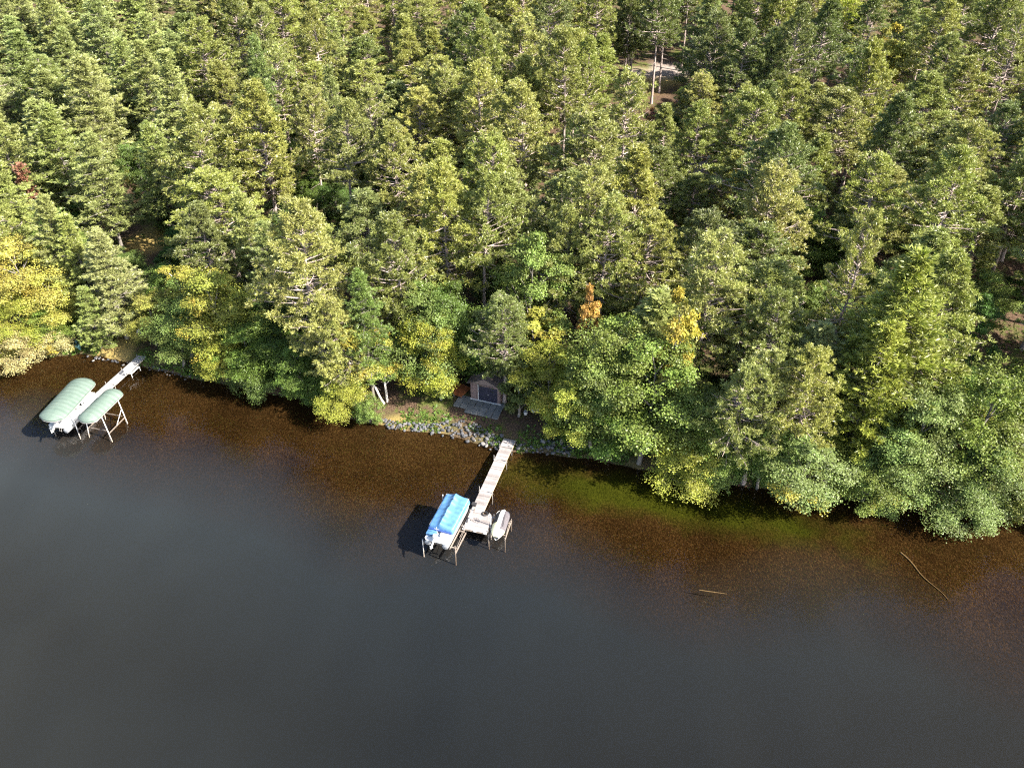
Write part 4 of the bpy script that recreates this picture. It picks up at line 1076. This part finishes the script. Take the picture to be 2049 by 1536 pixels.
# tubular bench at the side of that dock
bn = at(268, 747, .5)
bench = empty('dock_bench', (bn.x, bn.y, .5), ang, 'white tubular bench frame on the side of the pale metal dock', 'bench')
mb = MB()
for y in (-.75, .75): mb.tube([(-.55, y, .02), (-.55, y, .95), (.1, y, .95)], .03, 6); mb.tube([(.35, y, .0), (.35, y, .5), (-.5, y, .5)], .03, 6)
mb.tube([(-.55, -.75, .95), (-.55, .75, .95)], .03, 6); mb.tube([(.35, -.75, .5), (.35, .75, .5)], .03, 6); mb.tube([(-.1, -.75, .5), (-.1, .75, .5)], .025, 6)
mb.build('bench_frame', M['white'], bench, True)
mb = MB()
for x in (-.42, -.22, .22): mb.box((x, 0, .53), (.10, 1.5, .03))
mb.build('seat', M['white'], bench)
mb = MB()
for z in (.72, .88): mb.box((-.58, 0, z), (.03, 1.5, .1))
mb.build('backrest', M['white'], bench)

def make_canopy(name, loc, rz, label, W, L, zr, zt, splay, ribd):
    rt = empty(name, loc, rz, label, 'boat canopy')
    nu, nv = 25, 49
    U, Vv = np.meshgrid(np.linspace(-1, 1, nu), np.linspace(-1, 1, nv))
    endw = np.clip(1 - (np.clip(np.abs(Vv) - .72, 0, 1) / .28) ** 2.2 * .52, 0, 1)
    X = U * W * endw; Y = Vv * L * (1 - .035 * U ** 2 * (np.abs(Vv) > .9))
    rib = ribd * np.abs(np.sin(Vv * math.pi * 4.5))
    Z = zr + (zt - zr) * np.clip(1 - np.abs(U) ** 2.2, 0, 1) * np.clip(1 - (np.clip(np.abs(Vv) - .66, 0, 1) / .34) ** 2, 0, 1) ** .75 - rib * (1 - U ** 2)
    mb = MB(); mb.grid(np.stack([X, Y, Z], -1)); 
    rim = np.concatenate([np.stack([X, Y, Z], -1)[0, :], np.stack([X, Y, Z], -1)[1:, -1], np.stack([X, Y, Z], -1)[-1, -2::-1], np.stack([X, Y, Z], -1)[-2:0:-1, 0]])
    low = rim - np.array([0, 0, .22]) ; mb.grid(np.stack([np.vstack([rim, rim[:1]]), np.vstack([low, low[:1]])], 0))
    mb.build('canopy_cloth', M['vinyl'], rt, True)
    mb = MB(); mb.tube(np.vstack([low, low[:1]]) + [0, 0, .02], .03, 6); mb.build('canopy_rim', M['galv'], rt, True)
    for sx in (-1, 1):
        for sy in (-.5, .5):
            mb = MB(); mb.tube([(sx * W * .93, sy * L, zr - .15), (sx * (W * .93 + splay), sy * L - .15, -1.7)], .05, 8); mb.build('leg', M['white'], rt, True)
        mb = MB(); mb.box((sx * (W * .93 + splay * .75), -.08, -.12), (.08, L * 1.0, .10)); mb.build('side_beam', M['frame'], rt)
    mb = MB()
    for sx in (-1, 1): mb.tube([(sx * (W * .93 + splay * .35), .5 * L, zr - 1.3), (sx * (W * .93 + splay * .7), -.05 * L, -.1)], .03, 6)
    mb.build('brace', M['white'], rt, True)
    mb = MB()
    for sy in (-.45, .45): mb.box((0, sy * L, -.05), (2 * W * .9, .08, .1))
    mb.build('cross_beam', M['frame'], rt)
    return rt
make_canopy('boat_canopy', (-48.25, 74.9, 0), R_(-9), 'larger pale green boat canopy, left of the metal dock, with a white boat beneath', 1.48, 3.75, 2.55, 3.1, .1, .008)
make_canopy('boat_canopy', (-44.45, 74.1, 0), R_(-15), 'smaller ribbed pale green boat canopy, right of the metal dock, with nothing moored beneath', 1.12, 2.9, 2.3, 2.8, .45, .022)
b2 = make_pontoon('pontoon_boat', 'uncovered white pontoon boat sticking out from under the larger green canopy', False)
b2.location = (-48.0, 74.7, .35); b2.rotation_euler.z = R_(-11)

# ------------------------------------------------------------------ boathouse, patio, deck and lawn things
BL, BR = place(942.5, 797.5), place(1001.5, 808.8)
bw = (BR - BL).length; bang = math.atan2(BR.y - BL.y, BR.x - BL.x); gzb = (BL.z + BR.z) / 2
bh = empty('boathouse', (BL.x, BL.y, gzb), bang, 'low brown boathouse with a wide dark door facing the water', 'boathouse')
Hh = 2.25
mb = MB()
def planks(mb, x0, x1, z0, z1, y, t=.06):
    n = max(1, round((x1 - x0) / .16)); w_ = (x1 - x0) / n
    for i in range(n): mb.box((x0 + (i + .5) * w_, y, (z0 + z1) / 2), (w_ - .006, t, z1 - z0))
planks(mb, 0, bw * .26, .06, Hh, 0); planks(mb, bw * .90, bw, .06, Hh, 0); planks(mb, bw * .26, bw * .90, Hh - .22, Hh, 0.0)
for x in (0.03, bw - .03): mb.box((x, 2.6, Hh / 2 + .03), (.06, 5.13, Hh - .06))
mb.box((bw / 2, 5.2, Hh / 2 + .03), (bw - .13, .06, Hh - .06)); mb.build('wall', M['siding'], bh)
mb = MB()
for i in range(4): mb.box((bw * .58, .03, .06 + (i + .5) * (Hh - .28) / 4), (bw * .64 - .02, .05, (Hh - .28) / 4 - .012))
dr = mb.build('door', M['door'], bh); mb = MB(); mb.box((bw * .58, -.01, 1.0), (.22, .03, .06)); mb.build('handle', M['galv'], dr)
mb = MB(); mb.box((bw / 2, -.10, .05), (bw + .1, .12, .1)); mb.box((bw * .26 - .0, -.045, Hh / 2), (.05, .03, Hh)); mb.build('sill', M['white'], bh)
mb = MB()
for s in (-1, 1):
    for i in range(9):
        f0, f1 = i / 9, (i + 1) / 9; xm = bw / 2 + s * (bw / 2 + .35)
        xa = xm + (bw / 2 - xm) * f0; xb = xm + (bw / 2 - xm) * f1; za = Hh - .02 + 1.0 * f0; zb = Hh - .02 + 1.0 * f1
        for j in range(12):
            ya = -.35 + j * .5; mb.add([(xa, ya, za + .02), (xb, ya, zb), (xb, ya + .495, zb), (xa, ya + .495, za + .02)], [[0, 1, 2, 3] if s < 0 else [3, 2, 1, 0]])
mb.add([(-.02, -.02, Hh + .01), (bw + .02, -.02, Hh + .01), (bw / 2, -.02, Hh + .85)], [[0, 1, 2]])
mb.build('roof', M['shingle'], bh)

pc = [place(908, 801), place(950, 793), place(1010, 806), place(998, 834), place(928, 818)]
pa = place(968, 814); mb = MB()
for i in range(7):
    for j in range(4):
        if i < 2 and j < 1: continue
        mb.box((-2.9 + i * .78 + random.uniform(-.03, .03), -1.25 + j * .68 + random.uniform(-.03, .03), random.uniform(.0, .03)), (.74, .64, .14), random.uniform(-.03, .03), .05)
o = mb.build('patio', M['slab'], None, False, (pa.x, pa.y, pa.z + .03)); o.rotation_euler.z = bang; tag(o, kind='structure')

dk = place(917, 786); deck = empty('wooden_deck', dk, bang - .25, 'red brown wooden deck left of the boathouse', 'deck')
mb = MB(); boards(mb, -1.0, 1.05, -.9, 1.1, .45, .15, .014); mb.build('deck_boards', M['deckred'], deck)
mb = MB()
for x in (-.95, 0, 1.0):
    for y in (-.8, 1.0): mb.box((x, y, .2), (.1, .1, .44))
mb.build('deck_legs', M['siding'], deck)
mb = MB(); mb.box((-.35, -.95, 1.1), (1.4, .07, .06))
for i in range(9): mb.box((-1.0 + i * .165, -.95, .75), (.04, .04, .66))
mb.build('railing', M['deckred'], deck)

def bucket(loc, label, r=.22, h=.42, group=None):
    rt = empty('bucket', loc, 0, label, 'bucket', group)
    mb = MB(); n = 16
    mb.tube([(0, 0, 0), (0, 0, .02), (0, 0, h)], [r * .78, r * .8, r], n, False); mb.tube([(0, 0, .03), (0, 0, h - .03)], [r * .7, r * .92], n); mb.build('bucket_body', M['white'], rt, True)
    mb = MB(); mb.tube([(r * math.cos(a), 0, h + .12 * math.sin(a)) for a in np.linspace(0, math.pi, 9)], .012, 5); mb.build('handle', M['galv'], rt, True)
bucket(place(1051.5, 829), 'nearest and leftmost white bucket on the shaded lawn right of the patio')
bucket(place(1067, 824), 'middle white bucket on the shaded lawn right of the patio')
bucket(place(1078, 822), 'white bucket farthest right on the shaded lawn, beneath the lime maple')
bucket(place(902, 774), 'white bucket beside the red brown deck', .2, .5)
def rock_mesh(seed, n=3):
    import bmesh
    bm = bmesh.new(); bmesh.ops.create_icosphere(bm, subdivisions=2, radius=1)
    g = np.random.default_rng(seed); ds = nrm(g.normal(size=(7, 3))); am = g.uniform(-.2, .26, 7); sq = g.uniform(.65, 1.15, 3) * [1, 1, .78]
    for v in bm.verts:
        p = np.array(v.co); f = 1 + sum(a * max(0, float(p @ d)) ** 2 for a, d in zip(am, ds)) + g.uniform(-.05, .05)
        v.co = Vector(p * f * sq)
    me = bpy.data.meshes.new('stone'); bm.to_mesh(me); bm.free(); me.polygons.foreach_set('use_smooth', np.ones(len(me.polygons), bool)); return me
ROCK = [rock_mesh(50 + i) for i in range(8)]
SM = []
for i, c in enumerate([(.072, .072, .078), (.092, .092, .097), (.045, .045, .05), (.088, .076, .070), (.063, .070, .078), (.15, .143, .138)]):
    SM.append(mat_simple('field_stone_%d' % i, c, .85, 0, .3, 2.2, dirt=tuple(k * .6 for k in c), bump=.4))
for i, me in enumerate(ROCK): me.materials.append(SM[i % 6])
def rock(x, y, z, s, label, cat='rock', group=None):
    o = link('fieldstone', random.choice(ROCK), None, (x, y, z)); o.scale = (s, s * random.uniform(.85, 1.15), s * random.uniform(.8, 1)); o.rotation_euler = (random.uniform(-.4, .4), random.uniform(-.4, .4), random.uniform(0, 6.28))
    return tag(o, label, cat, group)
g_ = np.random.default_rng(77)
def heap(n, top, bot, label, group, smin=.10, smax=.21):
    k = 0
    while k < n:
        px = g_.uniform(top[0][0], top[-1][0])
        yt = np.interp(px, [a for a, _ in top], [b for _, b in top]); yb = np.interp(px, [a for a, _ in bot], [b for _, b in bot])
        if g_.random() > (yb - yt + 4) / 34: continue
        f = g_.random(); p = place(px, yt + (yb - yt) * f) if f < .8 else at(px, yt + (yb - yt) * f, .05)
        s = g_.uniform(smin, smax) * (1.12 if f > .75 else 1)
        z = max(gz(p.x, p.y), -.1) + s * g_.uniform(.15, .75)
        rock(p.x, p.y, z, s, label, 'rock', group); k += 1
heap(215, [(752, 838), (790, 840), (850, 850), (905, 842), (945, 843), (985, 866), (1002, 884)], [(752, 850), (790, 858), (850, 866), (905, 875), (945, 887), (985, 899), (1004, 902)], 'rounded grey fieldstone in the riprap bank left of the grey dock', 'riprap stones left of the grey dock')
heap(85, [(1030, 889), (1060, 887), (1085, 880), (1115, 882), (1146, 890)], [(1030, 899), (1060, 905), (1085, 907), (1115, 910), (1146, 913)], 'grey fieldstone in the riprap bank right of the grey dock', 'riprap stones right of the grey dock')
heap(58, [(175, 713), (235, 722), (290, 730), (350, 745), (395, 756)], [(175, 719), (235, 728), (290, 738), (350, 753), (395, 763)], 'small pale stone on the waterline by the pale metal dock', 'stones at the waterline by the metal dock', .08, .17)
for px, py, s, lab in ((1094, 853, .36, 'single purplish boulder under the lime maple'), (967, 890, .34, 'pale boulder in the water below the riprap, largest there'), (973, 894, .26, 'small pale stone in the water next to the largest pale boulder'), (1004, 873, .27, 'flat pale stone on the lawn left of the dock ramp'), (1087, 884, .32, 'white block like stone on top of the right hand riprap'), (565, 776, .2, 'lone pale stone on the bare shaded bank')):
    p = place(px, py); rock(p.x, p.y, max(p.z, -.05) + s * .4, s, lab)

# kayak, chair on the left landing
kp = place(156, 693); ky = empty('kayak', (kp.x, kp.y, kp.z + .05), R_(35), 'pale teal kayak lying on the bank beside the tan willow shrub', 'kayak')
vv = np.linspace(-1, 1, 25); U, Vv = np.meshgrid(np.linspace(-1, 1, 13), vv); hw = .36 * np.clip(1 - vv ** 2, 0, 1)[:, None] ** .7
mb = MB(); mb.grid(np.stack([U * hw, Vv * 1.6, .02 + .28 * U ** 2 + .1 * Vv ** 4], -1), True); mb.grid(np.stack([U * hw, Vv * 1.6, .30 + .1 * Vv ** 4 + .08 * (1 - U ** 2) * np.where(np.abs(Vv) < .3, -1.5, 1)], -1)); mb.build('hull', M['teal'], ky, True)
mb = MB(); mb.tube([(.2 * math.cos(a), .45 * math.sin(a), .36) for a in np.linspace(0, 6.28, 25)], .025, 6); mb.build('cockpit_rim', M['black'], ky, True)
cp = place(278, 669); ch = empty('garden_chair', cp, R_(200), 'white garden chair under the yellow tree at the landing', 'chair')
mb = MB(); mb.box((0, 0, .42), (.5, .5, .05), bev=.06); mb.build('seat', M['white'], ch)
mb = MB(); mb.box((0, .25, .78), (.5, .05, .7), bev=.02); mb.build('backrest', M['white'], ch)
for x in (-.21, .21):
    for y in (-.2, .2): mb = MB(); mb.box((x, y, .2), (.05, .05, .4)); mb.build('leg', M['white'], ch)
    mb = MB(); mb.box((x * 1.15, 0, .64), (.06, .5, .04)); mb.build('armrest', M['white'], ch)

# ------------------------------------------------------------------ buildings in the wood
def gable(name, loc, rz, label, cat, w_, l_, h_, rise, wallmat, roofmat, hip=False):
    rt = empty(name, loc, rz, label, cat)
    mb = MB(); mb.box((0, 0, h_ / 2), (w_, l_, h_))
    if not hip:
        for s in (-1, 1): mb.add([(-w_ / 2, s * (l_ / 2 - .01), h_), (w_ / 2, s * (l_ / 2 - .01), h_), (0, s * (l_ / 2 - .01), h_ + rise)], [[0, 1, 2] if s > 0 else [2, 1, 0]])
    mb.build('wall', M[wallmat], rt)
    mb = MB(); ov = .5; n = 14; m = 22
    for s in (-1, 1):
        for i in range(n):
            f0, f1 = i / n, (i + 1) / n
            xa = s * (w_ / 2 + ov) * (1 - f0); xb = s * (w_ / 2 + ov) * (1 - f1); za = h_ - .1 + rise * f0 * 1.1; zb = h_ - .1 + rise * f1 * 1.1
            for j in range(m):
                y0 = -l_ / 2 - ov + j * (l_ + 2 * ov) / m; y1 = y0 + (l_ + 2 * ov) / m - .01
                if hip:
                    cut0 = (l_ / 2 + ov) - f0 * w_ * .5
                    if abs((y0 + y1) / 2) > cut0: continue
                mb.add([(xa, y0, za + .025), (xb, y0, zb), (xb, y1, zb), (xa, y1, za + .025)], [[0, 1, 2, 3] if s < 0 else [3, 2, 1, 0]])
    if hip:
        for s in (-1, 1):
            e = l_ / 2 + ov; r = e - w_ * .5
            mb.add([(-w_ / 2 - ov, s * e, h_ - .1), (w_ / 2 + ov, s * e, h_ - .1), (0, s * r, h_ - .1 + rise * 1.1)], [[0, 1, 2] if s < 0 else [2, 1, 0]])
    rf = mb.build('roof', M[roofmat], rt)
    mb = MB(); mb.box((w_ * .16, l_ * .18, h_ + rise * .85), (.8, .8, 1.5)); mb.build('chimney', M['stone'], rf)
    mb = MB(); mb.box((-w_ * .1, -l_ / 2 - .02, 1.05), (1.0, .06, 2.1)); dd = mb.build('door', M['door'], rt)
    for x in (-w_ * .32, w_ * .25):
        mb = MB(); mb.box((x, -l_ / 2 - .02, 1.5), (1.2, .07, 1.0)); wn = mb.build('window', M['white'], rt); mb = MB(); mb.box((x, -l_ / 2 - .03, 1.5), (1.02, .07, .82)); mb.build('pane', M['glass'], wn)
    return rt
gable('house', (HOUSE.x, HOUSE.y, gz(HOUSE.x, HOUSE.y)), R_(58), 'house with a brown shingle hip roof half hidden by pines', 'house', 8.5, 11, 2.7, 2.3, 'siding', 'shingle', True)
p = place(1192, 296); gable('log_shed', p, R_(-10), 'small orange log shed glimpsed between pale pine trunks', 'shed', 3.2, 3.6, 2.2, 1.0, 'log', 'shingle')
p = place(1553, 168); gable('red_shed', p, R_(20), 'dark red shed in the shade behind the slanting trunk', 'shed', 3.4, 4.2, 2.3, 1.1, 'redwall', 'shingle')

# sunken logs and floating stick
def log(name, pts_, r, label, cat='log'):
    mb = MB(); mb.tube(pts_, r, 7); o = mb.build(name, M['sunk'], None, True); tag(o, label, cat)
a, b = at(1800, 1110, -1.1), at(1892, 1206, -1.6); pts_ = []
for i in range(12):
    f = i / 11; q = a + (b - a) * f; d = q.y; zz = gz(q.x, q.y) + .05; pts_.append((q.x + .12 * math.sin(f * 9), q.y, zz))
log('sunken_log', pts_, np.linspace(.085, .03, 12), 'long thin sunken log under the water at lower right')
a, b = at(1400, 1174, -.12), at(1456, 1182, -.12)
log('sunken_stick', [(a.x, a.y, -.5), ((a.x + b.x) / 2, (a.y + b.y) / 2 - .05, -.45), (b.x, b.y, -.5)], [.035, .04, .015], 'short pale stick just under the water below the green weed', 'stick')

# ------------------------------------------------------------------ ground cover
def stuff_leaves(name, n, area, size, cols, up, mat):
    g = np.random.default_rng(len(name))
    X, Y = area(g, n); Z = ground(X, Y)
    P = np.stack([X, Y, Z + g.uniform(0, up, len(X))], 1)
    A = nrm(g.normal(0, 1, P.shape) * [1, 1, .6] + [0, 0, .4 if up > .2 else .05])
    S = g.uniform(size[0], size[1], len(P))
    V, Fq, T = blades(g, P, A * 1.3, S, 5, .7, .2, 1.0)
    me = mesh_np(name, V, [Fq], mat, {'tint': T, 'turn': T}); o = link(name, me); o.color = cols; return tag(o, kind='stuff')
def bank_area(g, n):
    X = g.uniform(-62, 55, n * 3); D = np.abs(g.normal(.9, .9, n * 3)) + .12
    Y = shore_y(X) + D; k = vnoise(X * .55, Y * .55) > .42
    return X[k][:n], Y[k][:n]
def wood_area(g, n):
    X = g.uniform(-95, 90, n * 2); Y = g.uniform(40, 165, n * 2); d = sdist(X, Y); k = (d > 5) & (np.abs(X) < Y * .62 + 10) & (vnoise(X * .3, Y * .3) > .45)
    pxs = pix((X, Y, ground(X, Y))); lawn = ((pxs[0] > 760) & (pxs[0] < 1150) & (pxs[1] > 770)) | ((pxs[0] > 1255) & (pxs[0] < 1400) & (pxs[1] > 100) & (pxs[1] < 230))
    k &= ~lawn
    return X[k][:n], Y[k][:n]
stuff_leaves('bank_grass', 5200, bank_area, (.18, .42), (.10, .16, .03, 1), .05, M['leaf'])
stuff_leaves('undergrowth', 15000, wood_area, (.25, .6), (.07, .11, .022, 1), .7, M['leaf'])
SKY, EXPO = .085, 2.05

# ------------------------------------------------------------------ light, sky, camera
SUN_AZ, SUN_EL = math.atan2(.90, -.44), R_(40)     # clockwise from +Y
to_sun = Vector((math.sin(SUN_AZ) * math.cos(SUN_EL), math.cos(SUN_AZ) * math.cos(SUN_EL), math.sin(SUN_EL)))
sd_ = bpy.data.lights.new('sun', 'SUN'); sd_.energy = 4.9; sd_.angle = R_(.55); sd_.color = (1, .93, .82)
so = link('sun', sd_); so.rotation_euler = to_sun.to_track_quat('Z', 'Y').to_euler(); so.location = to_sun * 150
w = bpy.data.worlds.new('World'); sc.world = w; w.use_nodes = True
nt = w.node_tree; nt.nodes.clear()
sky = N(nt, 'ShaderNodeTexSky', sky_type='NISHITA', sun_disc=False, sun_elevation=SUN_EL, sun_rotation=SUN_AZ, air_density=1.0, dust_density=1.6)
bg = N(nt, 'ShaderNodeBackground', Strength=SKY); wo_ = N(nt, 'ShaderNodeOutputWorld')
nt.links.new(sky.outputs[0], bg.inputs['Color']); nt.links.new(bg.outputs[0], wo_.inputs['Surface'])

cd = bpy.data.cameras.new('camera'); cd.sensor_fit = 'HORIZONTAL'; cd.sensor_width = 36; cd.lens = 36 * F / 2049
cd.clip_start = .5; cd.clip_end = 3000
co = link('camera', cd, None, (0, 0, HC)); co.rotation_euler = (R_(90) - PITCH, 0, 0)
sc.camera = co
sc.view_settings.view_transform = 'Standard'; sc.view_settings.look = 'None'
sc.view_settings.exposure = EXPO; sc.view_settings.gamma = 1
sc.cycles.max_bounces = 6; sc.cycles.diffuse_bounces = 2; sc.cycles.glossy_bounces = 2; sc.cycles.transmission_bounces = 4
sc.cycles.transparent_max_bounces = 8; sc.cycles.volume_bounces = 0
sc.cycles.use_adaptive_sampling = True; sc.cycles.adaptive_threshold = .015

sc.cycles.use_denoising = False
sc.cycles.filter_width = 1.2
